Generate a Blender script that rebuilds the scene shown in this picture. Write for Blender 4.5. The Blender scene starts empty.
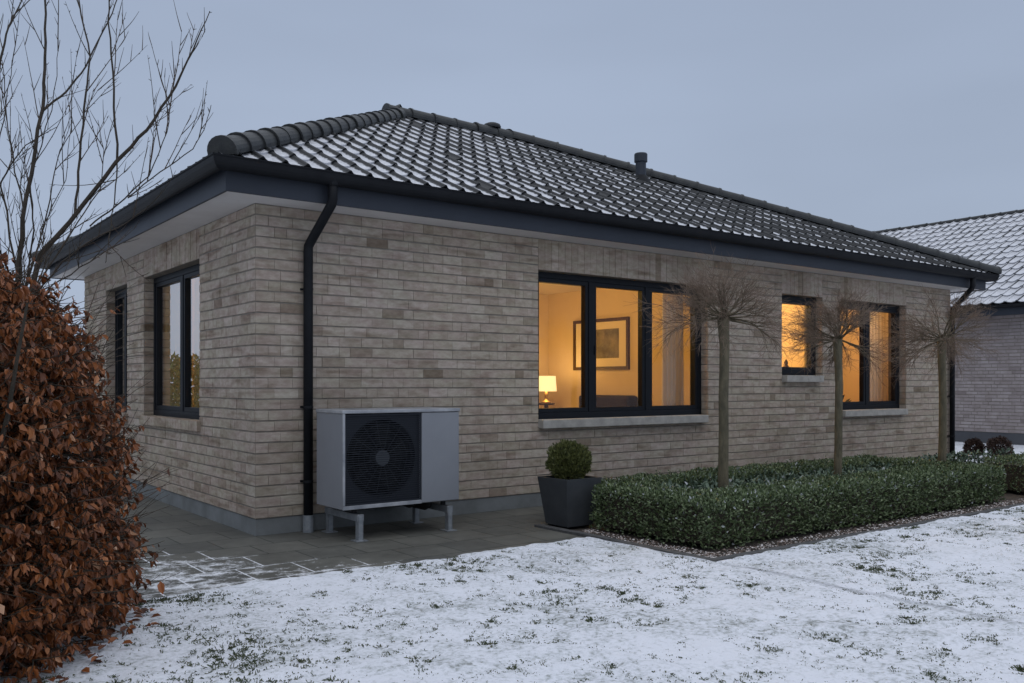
import bpy, bmesh, math, random
from mathutils import Vector, Matrix, noise
C = bpy.context
SC = C.scene
COL = SC.collection
R = math.radians
V = Vector

# ------------------------------------------------------------------ camera, world, sun, exposure
cam_d = bpy.data.cameras.new('camera')
cam_d.sensor_width = 36.0
cam_d.lens = 893.4 / 1024 * 36
cam_d.shift_y = (383.7 - 341.5) / 1024
cam_d.clip_start = 0.05
cam_d.clip_end = 2000
cam = bpy.data.objects.new('camera', cam_d)
COL.objects.link(cam)
CAM = V((-2.744, -7.163, 1.259))
YAW = R(53.012)
cam.location = CAM
cam.rotation_euler = (R(90), 0, YAW - R(90))
SC.camera = cam

SUN_EL, SUN_AZ = 14.0, 235.0           # behind thick cloud, low, behind the camera to the left
world = bpy.data.worlds.new('World')
SC.world = world
world.use_nodes = True
nt = world.node_tree
nt.nodes.clear()
out = nt.nodes.new('ShaderNodeOutputWorld')
sky = nt.nodes.new('ShaderNodeTexSky')
sky.sky_type = 'NISHITA'
sky.sun_disc = False
sky.sun_elevation = R(SUN_EL)
sky.sun_rotation = R(SUN_AZ)
bg_sky = nt.nodes.new('ShaderNodeBackground')
bg_sky.inputs['Strength'].default_value = 0.05
nt.links.new(sky.outputs[0], bg_sky.inputs[0])
tc = nt.nodes.new('ShaderNodeTexCoord')
sep = nt.nodes.new('ShaderNodeSeparateXYZ')
nt.links.new(tc.outputs['Generated'], sep.inputs[0])
ramp = nt.nodes.new('ShaderNodeValToRGB')
ramp.color_ramp.elements[0].position = 0.0
ramp.color_ramp.elements[0].color = (0.40, 0.475, 0.615, 1)
ramp.color_ramp.elements[1].position = 1.0
ramp.color_ramp.elements[1].color = (1.24, 1.30, 1.42, 1)
e = ramp.color_ramp.elements.new(0.12); e.color = (0.405, 0.48, 0.62, 1)
e = ramp.color_ramp.elements.new(0.42); e.color = (0.37, 0.445, 0.59, 1)
e = ramp.color_ramp.elements.new(0.62); e.color = (0.72, 0.78, 0.90, 1)
nt.links.new(sep.outputs['Z'], ramp.inputs[0])
cl = nt.nodes.new('ShaderNodeTexNoise')
cl.inputs['Scale'].default_value = 1.6
cl.inputs['Detail'].default_value = 3
mp = nt.nodes.new('ShaderNodeMapping')
mp.inputs['Scale'].default_value = (1, 1, 3.5)
nt.links.new(tc.outputs['Generated'], mp.inputs[0])
nt.links.new(mp.outputs[0], cl.inputs['Vector'])
clr = nt.nodes.new('ShaderNodeMapRange')
clr.inputs['From Min'].default_value = 0.3
clr.inputs['From Max'].default_value = 0.7
clr.inputs['To Min'].default_value = 0.93
clr.inputs['To Max'].default_value = 1.07
nt.links.new(cl.outputs['Fac'], clr.inputs['Value'])
bg_cloud = nt.nodes.new('ShaderNodeBackground')
nt.links.new(ramp.outputs[0], bg_cloud.inputs['Color'])
nt.links.new(clr.outputs[0], bg_cloud.inputs['Strength'])
mixw = nt.nodes.new('ShaderNodeMixShader')
mixw.inputs[0].default_value = 0.92
nt.links.new(bg_sky.outputs[0], mixw.inputs[1])
nt.links.new(bg_cloud.outputs[0], mixw.inputs[2])
nt.links.new(mixw.outputs[0], out.inputs['Surface'])

sun_d = bpy.data.lights.new('sun', 'SUN')
sun_d.energy = 0.3
sun_d.angle = R(60)
sun_d.color = (1.0, 0.95, 0.9)
sun = bpy.data.objects.new('sun', sun_d)
COL.objects.link(sun)
sun.rotation_euler = (R(90 - 48), 0, R(-25))

SC.view_settings.view_transform = 'Standard'
SC.view_settings.look = 'None'
SC.view_settings.gamma = 1
SC.view_settings.exposure = 0.0
SC.view_settings.use_curve_mapping = False
SC.cycles.max_bounces = 8
SC.cycles.transparent_max_bounces = 12
SC.cycles.use_denoising = True
SC.cycles.sample_clamp_indirect = 4.0
SC.cycles.caustics_reflective = False
SC.cycles.caustics_refractive = False

# ------------------------------------------------------------------ mesh helper
def origin_of(o):
    p = V((0, 0, 0))
    while o is not None:
        p = p + o.location
        o = o.parent
    return p

class MB:
    def __init__(s):
        s.v = []; s.f = []; s.r = []; s.uv = []
    def add(s, verts, faces, rnd=0.5, uvs=None):
        b = len(s.v)
        s.v.extend([tuple(p) for p in verts])
        for i, f in enumerate(faces):
            s.f.append(tuple(b + k for k in f))
            s.r.append(rnd)
            s.uv.append(uvs[i] if uvs else None)
    def box(s, x0, x1, y0, y1, z0, z1, rnd=0.5):
        s.add([(x0,y0,z0),(x1,y0,z0),(x1,y1,z0),(x0,y1,z0),(x0,y0,z1),(x1,y0,z1),(x1,y1,z1),(x0,y1,z1)],
              [(0,3,2,1),(4,5,6,7),(0,1,5,4),(1,2,6,5),(2,3,7,6),(3,0,4,7)], rnd)
    def tube(s, pts, rad, n=6, caps=True, rnd=0.5, start=0.0):
        pts = [V(p) for p in pts]
        rings = []
        ref = V((0, 0, 1))
        d0 = (pts[1] - pts[0]).normalized()
        if abs(d0.z) > 0.9: ref = V((1, 0, 0))
        a = d0.cross(ref).normalized()
        vs = []
        for i, p in enumerate(pts):
            if i == 0: d = pts[1] - pts[0]
            elif i == len(pts) - 1: d = pts[-1] - pts[-2]
            else: d = (pts[i+1] - pts[i]).normalized() + (pts[i] - pts[i-1]).normalized()
            d = d.normalized() if d.length > 1e-9 else d0
            a = (a - d * a.dot(d))
            a = a.normalized() if a.length > 1e-6 else d.orthogonal().normalized()
            b = d.cross(a)
            r = rad[i] if isinstance(rad, (list, tuple)) else rad
            for k in range(n):
                t = 2 * math.pi * k / n + start
                vs.append(p + a * (r * math.cos(t)) + b * (r * math.sin(t)))
        fs = []
        for i in range(len(pts) - 1):
            for k in range(n):
                k2 = (k + 1) % n
                fs.append((i*n+k, i*n+k2, (i+1)*n+k2, (i+1)*n+k))
        if caps:
            fs.append(tuple(reversed(range(n))))
            m = (len(pts) - 1) * n
            fs.append(tuple(range(m, m + n)))
        s.add(vs, fs, rnd)
    def lathe(s, c, prof, n=24, rnd=0.5):
        # prof: list of (radius, z) revolved round the vertical through c
        vs = []; fs = []
        for r, z in prof:
            for k in range(n):
                t = 2 * math.pi * k / n
                vs.append((c[0] + r*math.cos(t), c[1] + r*math.sin(t), c[2] + z))
        for i in range(len(prof) - 1):
            for k in range(n):
                k2 = (k + 1) % n
                fs.append((i*n+k, i*n+k2, (i+1)*n+k2, (i+1)*n+k))
        s.add(vs, fs, rnd)
    def leaf(s, p, d, nrm, L, W, fold=0.25, rnd=0.5):
        # a small pointed leaf, folded along its midrib
        d = d.normalized()
        w = d.cross(nrm)
        w = w.normalized() if w.length > 1e-6 else d.orthogonal().normalized()
        n = w.cross(d)
        up = n * (W * fold)
        m = p + d * (L * 0.5)
        s.add([p, p + d*(L*.3) + w*(W*.5) + up, p + d*(L*.68) + w*(W*.42) + up, p + d*L - n*(L*.06), p + d*(L*.68) - w*(W*.42) + up, p + d*(L*.3) - w*(W*.5) + up],
              [(0, 1, 2, 3), (0, 3, 4, 5)], rnd)
    def build(s, name, mat, parent=None, origin=None, smooth=False, bevel=0.0):
        o0 = origin_of(parent) if parent is not None else V(origin or (0, 0, 0))
        me = bpy.data.meshes.new(name)
        me.from_pydata([(x - o0.x, y - o0.y, z - o0.z) for x, y, z in s.v], [], s.f)
        at = me.attributes.new('rnd', 'FLOAT', 'FACE')
        at.data.foreach_set('value', s.r)
        if any(u is not None for u in s.uv):
            ul = me.uv_layers.new(name='UVMap')
            k = 0
            for f, u in zip(s.f, s.uv):
                for j in range(len(f)):
                    ul.data[k].uv = u[j] if u else (0, 0)
                    k += 1
        if smooth:
            me.polygons.foreach_set('use_smooth', [True] * len(me.polygons))
        me.update()
        o = bpy.data.objects.new(name, me)
        COL.objects.link(o)
        if mat: me.materials.append(mat)
        if parent is not None: o.parent = parent
        else: o.location = o0
        if bevel > 0:
            b = o.modifiers.new('bevel', 'BEVEL'); b.width = bevel; b.segments = 2; b.limit_method = 'ANGLE'
            b.angle_limit = R(40)
        return o

def tag(o, label=None, cat=None, group=None, kind=None):
    if label: o['label'] = label
    if cat: o['category'] = cat
    if group: o['group'] = group
    if kind: o['kind'] = kind
    return o

def thing(name, loc, label, cat, group=None):
    o = bpy.data.objects.new(name, None)
    o.empty_display_size = 0.2
    COL.objects.link(o)
    o.location = loc
    return tag(o, label, cat, group)

# ------------------------------------------------------------------ materials
def mat(name, color=(0.5, 0.5, 0.5), rough=0.6, metal=0.0, var=None, vscale=8.0, bump=0.0, bscale=60.0, rnd_ramp=None, spec=None, stretch=None, thin=0.0, detail=4):
    m = bpy.data.materials.new(name)
    m.use_nodes = True
    n = m.node_tree.nodes; l = m.node_tree.links
    b = n['Principled BSDF']
    b.inputs['Base Color'].default_value = (*color, 1)
    b.inputs['Roughness'].default_value = rough
    b.inputs['Metallic'].default_value = metal
    if spec is not None: b.inputs['Specular IOR Level'].default_value = spec
    tc = n.new('ShaderNodeTexCoord')
    src = tc.outputs['Object']
    if stretch:
        mpn = n.new('ShaderNodeMapping'); mpn.inputs['Scale'].default_value = stretch
        l.new(src, mpn.inputs[0]); src = mpn.outputs[0]
    colsock = None
    if rnd_ramp:
        a = n.new('ShaderNodeAttribute'); a.attribute_name = 'rnd'
        cr = n.new('ShaderNodeValToRGB')
        els = cr.color_ramp.elements
        els[0].position, els[0].color = rnd_ramp[0][0], (*rnd_ramp[0][1], 1)
        els[1].position, els[1].color = rnd_ramp[-1][0], (*rnd_ramp[-1][1], 1)
        for p, c in rnd_ramp[1:-1]:
            x = els.new(p); x.color = (*c, 1)
        l.new(a.outputs['Fac'], cr.inputs[0])
        colsock = cr.outputs[0]
    if var:
        nz = n.new('ShaderNodeTexNoise'); nz.inputs['Scale'].default_value = vscale; nz.inputs['Detail'].default_value = detail
        nz.inputs['Roughness'].default_value = 0.62
        l.new(src, nz.inputs['Vector'])
        mr = n.new('ShaderNodeMapRange'); mr.inputs['From Min'].default_value = 0.35; mr.inputs['From Max'].default_value = 0.65
        l.new(nz.outputs['Fac'], mr.inputs['Value'])
        mx = n.new('ShaderNodeMix'); mx.data_type = 'RGBA'
        l.new(mr.outputs[0], mx.inputs[0])
        if colsock:
            mul = n.new('ShaderNodeMix'); mul.data_type = 'RGBA'; mul.blend_type = 'MULTIPLY'; mul.inputs[0].default_value = 1
            mx.inputs[6].default_value = (*var, 1); mx.inputs[7].default_value = (1, 1, 1, 1)
            l.new(colsock, mul.inputs[6]); l.new(mx.outputs[2], mul.inputs[7])
            colsock = mul.outputs[2]
        else:
            mx.inputs[6].default_value = (*color, 1); mx.inputs[7].default_value = (*var, 1)
            colsock = mx.outputs[2]
    if colsock: l.new(colsock, b.inputs['Base Color'])
    if bump:
        nb = n.new('ShaderNodeTexNoise'); nb.inputs['Scale'].default_value = bscale; nb.inputs['Detail'].default_value = 5
        l.new(src, nb.inputs['Vector'])
        bp = n.new('ShaderNodeBump'); bp.inputs['Strength'].default_value = bump; bp.inputs['Distance'].default_value = 0.01
        l.new(nb.outputs['Fac'], bp.inputs['Height'])
        l.new(bp.outputs[0], b.inputs['Normal'])
    if thin:
        b.inputs['Transmission Weight'].default_value = 0
        b.inputs['Subsurface Weight'].default_value = 0
    return m

M = {}
def brick_mat():
    m = mat('brick', rough=0.92, var=(0.74, 0.71, 0.69), vscale=10.0, bump=0.6, bscale=90, spec=0.15, stretch=(1, 1, 2.0),
        rnd_ramp=[(0.0, (.27, .217, .168)), (.06, (.33, .273, .214)), (.16, (.42, .36, .295)), (.5, (.485, .42, .352)), (.8, (.53, .466, .398)), (1.0, (.58, .515, .445))])
    n = m.node_tree.nodes; l = m.node_tree.links; b = n['Principled BSDF']
    base = b.inputs['Base Color'].links[0].from_socket
    tcn = n.new('ShaderNodeTexCoord')
    def layer(base, scale, stretch, lo, hi, c0, c1, det=4):
        mpn = n.new('ShaderNodeMapping'); mpn.inputs['Scale'].default_value = stretch; l.new(tcn.outputs['Object'], mpn.inputs[0])
        nz = n.new('ShaderNodeTexNoise'); nz.inputs['Scale'].default_value = scale; nz.inputs['Detail'].default_value = det
        l.new(mpn.outputs[0], nz.inputs['Vector'])
        mr = n.new('ShaderNodeMapRange'); mr.inputs['From Min'].default_value = lo; mr.inputs['From Max'].default_value = hi; l.new(nz.outputs['Fac'], mr.inputs['Value'])
        cm = n.new('ShaderNodeMix'); cm.data_type = 'RGBA'; cm.inputs[6].default_value = (*c0, 1); cm.inputs[7].default_value = (*c1, 1); l.new(mr.outputs[0], cm.inputs[0])
        mu = n.new('ShaderNodeMix'); mu.data_type = 'RGBA'; mu.blend_type = 'MULTIPLY'; mu.inputs[0].default_value = 1
        l.new(base, mu.inputs[6]); l.new(cm.outputs[2], mu.inputs[7])
        return mu.outputs[2]
    base = layer(base, 2.2, (1, 1, 5.5), .54, .72, (1, 1, 1), (.58, .52, .48), 5)      # burnt smudges that run along the courses
    base = layer(base, 3.1, (1, 1, 3.2), .38, .62, (1.0, .965, .99), (.97, 1.0, .965), 3)   # faint pink and green casts
    base = layer(base, .55, (1, 1, 1), .35, .65, (.93, .93, .94), (1.04, 1.03, 1.0), 3)
    l.new(base, b.inputs['Base Color'])
    return m
M['brick'] = brick_mat()
M['brick_far'] = mat('brick_far', rough=0.9, var=(0.8, 0.78, 0.76), vscale=4.0, bump=0.4, bscale=60, spec=0.2,
    rnd_ramp=[(0.0, (.27, .235, .235)), (.2, (.33, .29, .29)), (.6, (.37, .33, .33)), (1.0, (.42, .375, .375))])
M['mortar'] = mat('mortar', (.20, .18, .155), 0.95, var=(.27, .245, .21), vscale=14, bump=0.6, bscale=150, spec=0.15)
M['plinth'] = mat('plinth_render', (.20, .215, .22), 0.85, var=(.135, .145, .145), vscale=3.0, bump=0.3, bscale=80, detail=8)
M['plinth_dark'] = mat('plinth_dark', (.085, .09, .1), 0.85, var=(.065, .07, .08), vscale=2.0)
M['soffit'] = mat('soffit_board', (.74, .72, .71), 0.7, var=(.66, .64, .63), vscale=2.0)
M['fascia'] = mat('fascia_metal', (.034, .041, .055), 0.5, var=(.028, .034, .046), vscale=1.5, bump=0.05, bscale=8, spec=.3)
M['gutter'] = mat('gutter_metal', (.009, .010, .0125), 0.55, var=(.013, .0145, .0175), vscale=5, spec=.16)
M['frame'] = mat('window_frame_paint', (.0065, .0085, .0125), 0.5, var=(.0085, .011, .0155), vscale=6, spec=.2)
M['sill'] = mat('sill_stone', (.44, .42, .385), 0.8, var=(.30, .29, .265), vscale=7, bump=0.3, bscale=120, detail=8)
M['cap'] = mat('ridge_cap_clay', (.022, .024, .027), 0.5, spec=.3, var=(.040, .043, .042), vscale=9, bump=0.35, bscale=60, detail=7)
M['zinc'] = mat('galvanised_steel', (.34, .36, .38), 0.5, 0.55, var=(.24, .26, .28), vscale=18)
M['case'] = mat('pump_casing', (.240, .252, .275), 0.42, 0.15, var=(.222, .233, .255), vscale=3)
M['case_lid'] = mat('pump_lid', (.44, .45, .47), 0.4, 0.35, var=(.22, .235, .26), vscale=4)
M['grille'] = mat('pump_grille', (.023, .027, .036), 0.6, spec=.25)
M['guard'] = mat('fan_guard_wire', (.011, .013, .016), 0.55, spec=.3)
M['black'] = mat('black_plastic', (.004, .0045, .005), 0.6, spec=.2)
M['hub'] = mat('fan_hub', (.055, .062, .072), 0.5)
M['rubber'] = mat('black_rubber', (.012, .012, .013), 0.8)
M['pot'] = mat('planter_fibre', (.036, .041, .047), 0.62, var=(.050, .055, .060), vscale=6, bump=0.15, bscale=120, detail=8)
M['soil'] = mat('soil', (.030, .023, .018), 0.95, var=(.06, .048, .038), vscale=30, bump=1.0, bscale=60)
M['kerb'] = mat('kerb_stone', (.055, .056, .058), 0.8, var=(.09, .09, .09), vscale=20, bump=0.4, bscale=100)
M['bark'] = mat('bark', (.148, .127, .080), 0.9, var=(.074, .066, .042), vscale=16, bump=0.8, bscale=70, stretch=(1, 1, .35), detail=7)
M['twig'] = mat('twig_bark', rough=0.8, var=(.7, .7, .7), vscale=12, rnd_ramp=[(0, (.095, .080, .044)), (.4, (.145, .112, .075)), (1, (.25, .175, .13))])
M['twig_dark'] = mat('tree_bark', rough=0.85, var=(.6, .62, .58), vscale=20, rnd_ramp=[(0, (.040, .032, .022)), (.6, (.055, .040, .028)), (1, (.085, .052, .034))])
M['box'] = mat('boxwood_leaves', rough=0.4, rnd_ramp=[(0, (.042, .064, .028)), (.35, (.088, .128, .054)), (.7, (.145, .195, .088)), (.93, (.26, .31, .18)), (.945, (.34, .38, .36)), (1, (.50, .53, .54))])
M['ball'] = mat('clipped_box_leaves', rough=0.5, rnd_ramp=[(0, (.036, .046, .014)), (.5, (.090, .104, .028)), (1, (.165, .175, .055))])
M['cover'] = mat('ground_cover_leaves', rough=0.5, rnd_ramp=[(0, (.045, .072, .050)), (.5, (.090, .135, .088)), (.9, (.14, .19, .135)), (.93, (.36, .40, .41)), (1, (.55, .58, .6))])
M['beech'] = mat('dry_beech_leaves', rough=0.55, rnd_ramp=[(0, (.065, .019, .006)), (.3, (.155, .046, .012)), (.65, (.27, .088, .024)), (.9, (.37, .145, .052)), (1, (.52, .30, .18))])
M['red_leaf'] = mat('red_barberry_leaves', rough=0.6, rnd_ramp=[(0, (.024, .013, .010)), (.5, (.046, .022, .015)), (1, (.075, .040, .026))])
M['grass'] = mat('winter_grass', rough=0.7, rnd_ramp=[(0, (.036, .048, .020)), (.5, (.070, .094, .040)), (.85, (.11, .125, .062)), (1, (.18, .16, .095))])
M['pebble'] = mat('bed_litter', rough=0.8, rnd_ramp=[(0, (.07, .045, .035)), (.4, (.16, .115, .095)), (.55, (.36, .30, .27)), (1, (.74, .72, .72))])
M['plaster'] = mat('interior_plaster', (.74, .60, .42), 0.85, var=(.70, .565, .39), vscale=2)
M['ceil'] = mat('interior_ceiling', (.78, .70, .58), 0.85)
M['wood'] = mat('dark_wood', (.085, .042, .022), 0.5, var=(.05, .024, .012), vscale=8, stretch=(1, 6, 1))
M['floor'] = mat('interior_floor', (.30, .19, .11), 0.5, var=(.24, .15, .085), vscale=5)
M['sofa'] = mat('sofa_leather', (.030, .017, .011), 0.6, var=(.022, .012, .008), vscale=9, spec=.2)
M['mount'] = mat('picture_mount', (.80, .70, .54), 0.9)
M['print'] = mat('picture_print', (.12, .105, .075), 0.8, var=(.30, .26, .18), vscale=5, detail=6)
M['brass'] = mat('brass', (.55, .36, .14), 0.35, 0.9)
M['ceramic'] = mat('ceramic', (.5, .38, .22), 0.4)
M['leaf_in'] = mat('house_plant_leaves', (.03, .05, .02), 0.5)

def cloth(name, color):
    m = bpy.data.materials.new(name); m.use_nodes = True
    n = m.node_tree.nodes; l = m.node_tree.links; n.clear()
    o = n.new('ShaderNodeOutputMaterial'); mx = n.new('ShaderNodeMixShader'); mx.inputs[0].default_value = .38
    d = n.new('ShaderNodeBsdfDiffuse'); t = n.new('ShaderNodeBsdfTranslucent')
    d.inputs[0].default_value = (*color, 1); t.inputs[0].default_value = (*color, 1)
    l.new(d.outputs[0], mx.inputs[1]); l.new(t.outputs[0], mx.inputs[2]); l.new(mx.outputs[0], o.inputs[0])
    return m
M['curtain'] = cloth('curtain_cloth', (.78, .73, .66))
M['curtain_olive'] = cloth('olive_curtain_cloth', (.62, .56, .32))
def emit(name, color, strength):
    m = bpy.data.materials.new(name); m.use_nodes = True
    b = m.node_tree.nodes['Principled BSDF']
    b.inputs['Base Color'].default_value = (.8, .75, .65, 1)
    b.inputs['Emission Color'].default_value = (*color, 1)
    b.inputs['Emission Strength'].default_value = strength
    return m
M['shade'] = emit('lit_lamp_shade', (1.0, .72, .33), 1.15)
M['opal'] = emit('lit_opal_glass', (1.0, .75, .42), 1.5)

def glass():
    m = bpy.data.materials.new('window_glass'); m.use_nodes = True
    n = m.node_tree.nodes; l = m.node_tree.links; n.clear()
    o = n.new('ShaderNodeOutputMaterial'); mx = n.new('ShaderNodeMixShader')
    t = n.new('ShaderNodeBsdfTransparent'); g = n.new('ShaderNodeBsdfGlossy'); fr = n.new('ShaderNodeFresnel')
    t.inputs[0].default_value = (.94, .96, .95, 1)
    g.inputs['Roughness'].default_value = 0.0
    fr.inputs['IOR'].default_value = 1.5
    mul = n.new('ShaderNodeMath'); mul.operation = 'MULTIPLY_ADD'; mul.inputs[1].default_value = .8; mul.inputs[2].default_value = 0.0
    mul.use_clamp = True
    l.new(fr.outputs[0], mul.inputs[0]); l.new(mul.outputs[0], mx.inputs[0])
    l.new(t.outputs[0], mx.inputs[1]); l.new(g.outputs[0], mx.inputs[2]); l.new(mx.outputs[0], o.inputs[0])
    return m
M['glass'] = glass()

def tile_mat(name, base, base2, pan_c, pan_w, cover, bare_share=.02):
    # dark glazed tile with thin snow lying in the pan of each tile (uv counts tiles: u across, v up the slope)
    m = bpy.data.materials.new(name); m.use_nodes = True
    n = m.node_tree.nodes; l = m.node_tree.links
    b = n['Principled BSDF']
    uv = n.new('ShaderNodeUVMap'); uv.uv_map = 'UVMap'
    s = n.new('ShaderNodeSeparateXYZ'); l.new(uv.outputs[0], s.inputs[0])
    def math_(op, a, b_=None, clamp=False):
        k = n.new('ShaderNodeMath'); k.operation = op; k.use_clamp = clamp
        for i, x in enumerate((a, b_)):
            if x is None: continue
            if isinstance(x, (int, float)): k.inputs[i].default_value = x
            else: l.new(x, k.inputs[i])
        return k.outputs[0]
    tcn = n.new('ShaderNodeTexCoord')
    nz = n.new('ShaderNodeTexNoise'); nz.inputs['Scale'].default_value = 26; nz.inputs['Detail'].default_value = 5
    l.new(tcn.outputs['Object'], nz.inputs['Vector'])
    nl = n.new('ShaderNodeTexNoise'); nl.inputs['Scale'].default_value = 0.9; nl.inputs['Detail'].default_value = 4
    l.new(tcn.outputs['Object'], nl.inputs['Vector'])
    at = n.new('ShaderNodeAttribute'); at.attribute_name = 'rnd'
    fu = math_('FRACT', s.outputs['X'])
    fv = math_('FRACT', s.outputs['Y'])
    d = math_('ABSOLUTE', math_('SUBTRACT', fu, pan_c))
    nzc = math_('MULTIPLY', math_('SUBTRACT', nz.outputs['Fac'], 0.5), 0.22)
    d = math_('ADD', d, nzc)
    # per-tile and broad variation of how far the snow spreads
    lim = math_('ADD', math_('MULTIPLY', math_('SUBTRACT', at.outputs['Fac'], 0.5), 0.10), pan_w)
    lim = math_('ADD', lim, math_('MULTIPLY', math_('SUBTRACT', nl.outputs['Fac'], 0.5), 0.16))
    k = math_('DIVIDE', math_('SUBTRACT', lim, d), 0.07)
    k = math_('ADD', k, 0.5, True)
    top = math_('DIVIDE', math_('SUBTRACT', 1.04, fv), 0.05, True)      # bare under the lap of the tile above
    k = math_('MULTIPLY', k, top)
    bare = math_('GREATER_THAN', at.outputs['Fac'], bare_share)
    k = math_('MULTIPLY', k, bare)
    k = math_('MULTIPLY', k, math_('SUBTRACT', 1.12, math_('MULTIPLY', fv, .42)), True)
    k = math_('MULTIPLY', k, math_('ADD', math_('MULTIPLY', nz.outputs['Fac'], 0.7), cover, True))
    c1 = n.new('ShaderNodeMix'); c1.data_type = 'RGBA'
    c1.inputs[6].default_value = (*base, 1); c1.inputs[7].default_value = (*base2, 1)
    l.new(nz.outputs['Fac'], c1.inputs[0])
    c2 = n.new('ShaderNodeMix'); c2.data_type = 'RGBA'
    l.new(k, c2.inputs[0]); l.new(c1.outputs[2], c2.inputs[6]); c2.inputs[7].default_value = (.72, .735, .78, 1)
    l.new(c2.outputs[2], b.inputs['Base Color'])
    b.inputs['Specular IOR Level'].default_value = .22
    rr = n.new('ShaderNodeMapRange'); rr.inputs['To Min'].default_value = 0.5; rr.inputs['To Max'].default_value = 0.85
    l.new(k, rr.inputs['Value']); l.new(rr.outputs[0], b.inputs['Roughness'])
    return m
M['tiles'] = tile_mat('glazed_roof_tiles', (.010, .0115, .014), (.024, .026, .028), .38, .305, .48)
M['tiles_far'] = tile_mat('snowy_roof_tiles', (.020, .022, .026), (.034, .036, .040), .45, .48, .48, -1)

def snow_mat():
    m = bpy.data.materials.new('thin_snow_on_grass'); m.use_nodes = True
    n = m.node_tree.nodes; l = m.node_tree.links
    b = n['Principled BSDF']
    tcn = n.new('ShaderNodeTexCoord'); src = tcn.outputs['Object']
    def nz(sc, det, ro=.6):
        k = n.new('ShaderNodeTexNoise'); k.inputs['Scale'].default_value = sc; k.inputs['Detail'].default_value = det; k.inputs['Roughness'].default_value = ro
        l.new(src, k.inputs['Vector']); return k.outputs['Fac']
    def ma(op, a, b_=None, clamp=False):
        k = n.new('ShaderNodeMath'); k.operation = op; k.use_clamp = clamp
        for i, x in enumerate((a, b_)):
            if x is None: continue
            if isinstance(x, (int, float)): k.inputs[i].default_value = x
            else: l.new(x, k.inputs[i])
        return k.outputs[0]
    big = nz(1.1, 4); mid = nz(7, 5, .65); fine = nz(34, 6, .7)
    s = ma('ADD', ma('ADD', ma('MULTIPLY', big, .5), ma('MULTIPLY', mid, .55)), ma('MULTIPLY', fine, .95))
    # s is around 1.0; where high the grass shows through
    g = ma('DIVIDE', ma('SUBTRACT', s, 1.09), .10, True)
    thin = ma('DIVIDE', ma('SUBTRACT', s, .95), .15, True)
    gc = n.new('ShaderNodeMix'); gc.data_type = 'RGBA'; l.new(fine, gc.inputs[0])
    gc.inputs[6].default_value = (.035, .045, .022, 1); gc.inputs[7].default_value = (.10, .105, .06, 1)
    sc_ = n.new('ShaderNodeMix'); sc_.data_type = 'RGBA'; l.new(thin, sc_.inputs[0])
    sc_.inputs[6].default_value = (.77, .795, .86, 1); sc_.inputs[7].default_value = (.57, .60, .635, 1)
    mx = n.new('ShaderNodeMix'); mx.data_type = 'RGBA'
    l.new(ma('MULTIPLY', g, .55), mx.inputs[0]); l.new(sc_.outputs[2], mx.inputs[6]); l.new(gc.outputs[2], mx.inputs[7])
    l.new(mx.outputs[2], b.inputs['Base Color'])
    b.inputs['Roughness'].default_value = .9
    b.inputs['Specular IOR Level'].default_value = .2
    bp = n.new('ShaderNodeBump'); bp.inputs['Strength'].default_value = .7; bp.inputs['Distance'].default_value = .02
    l.new(ma('SUBTRACT', 1.0, s), bp.inputs['Height']); l.new(bp.outputs[0], b.inputs['Normal'])
    return m
M['snow'] = snow_mat()

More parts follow.
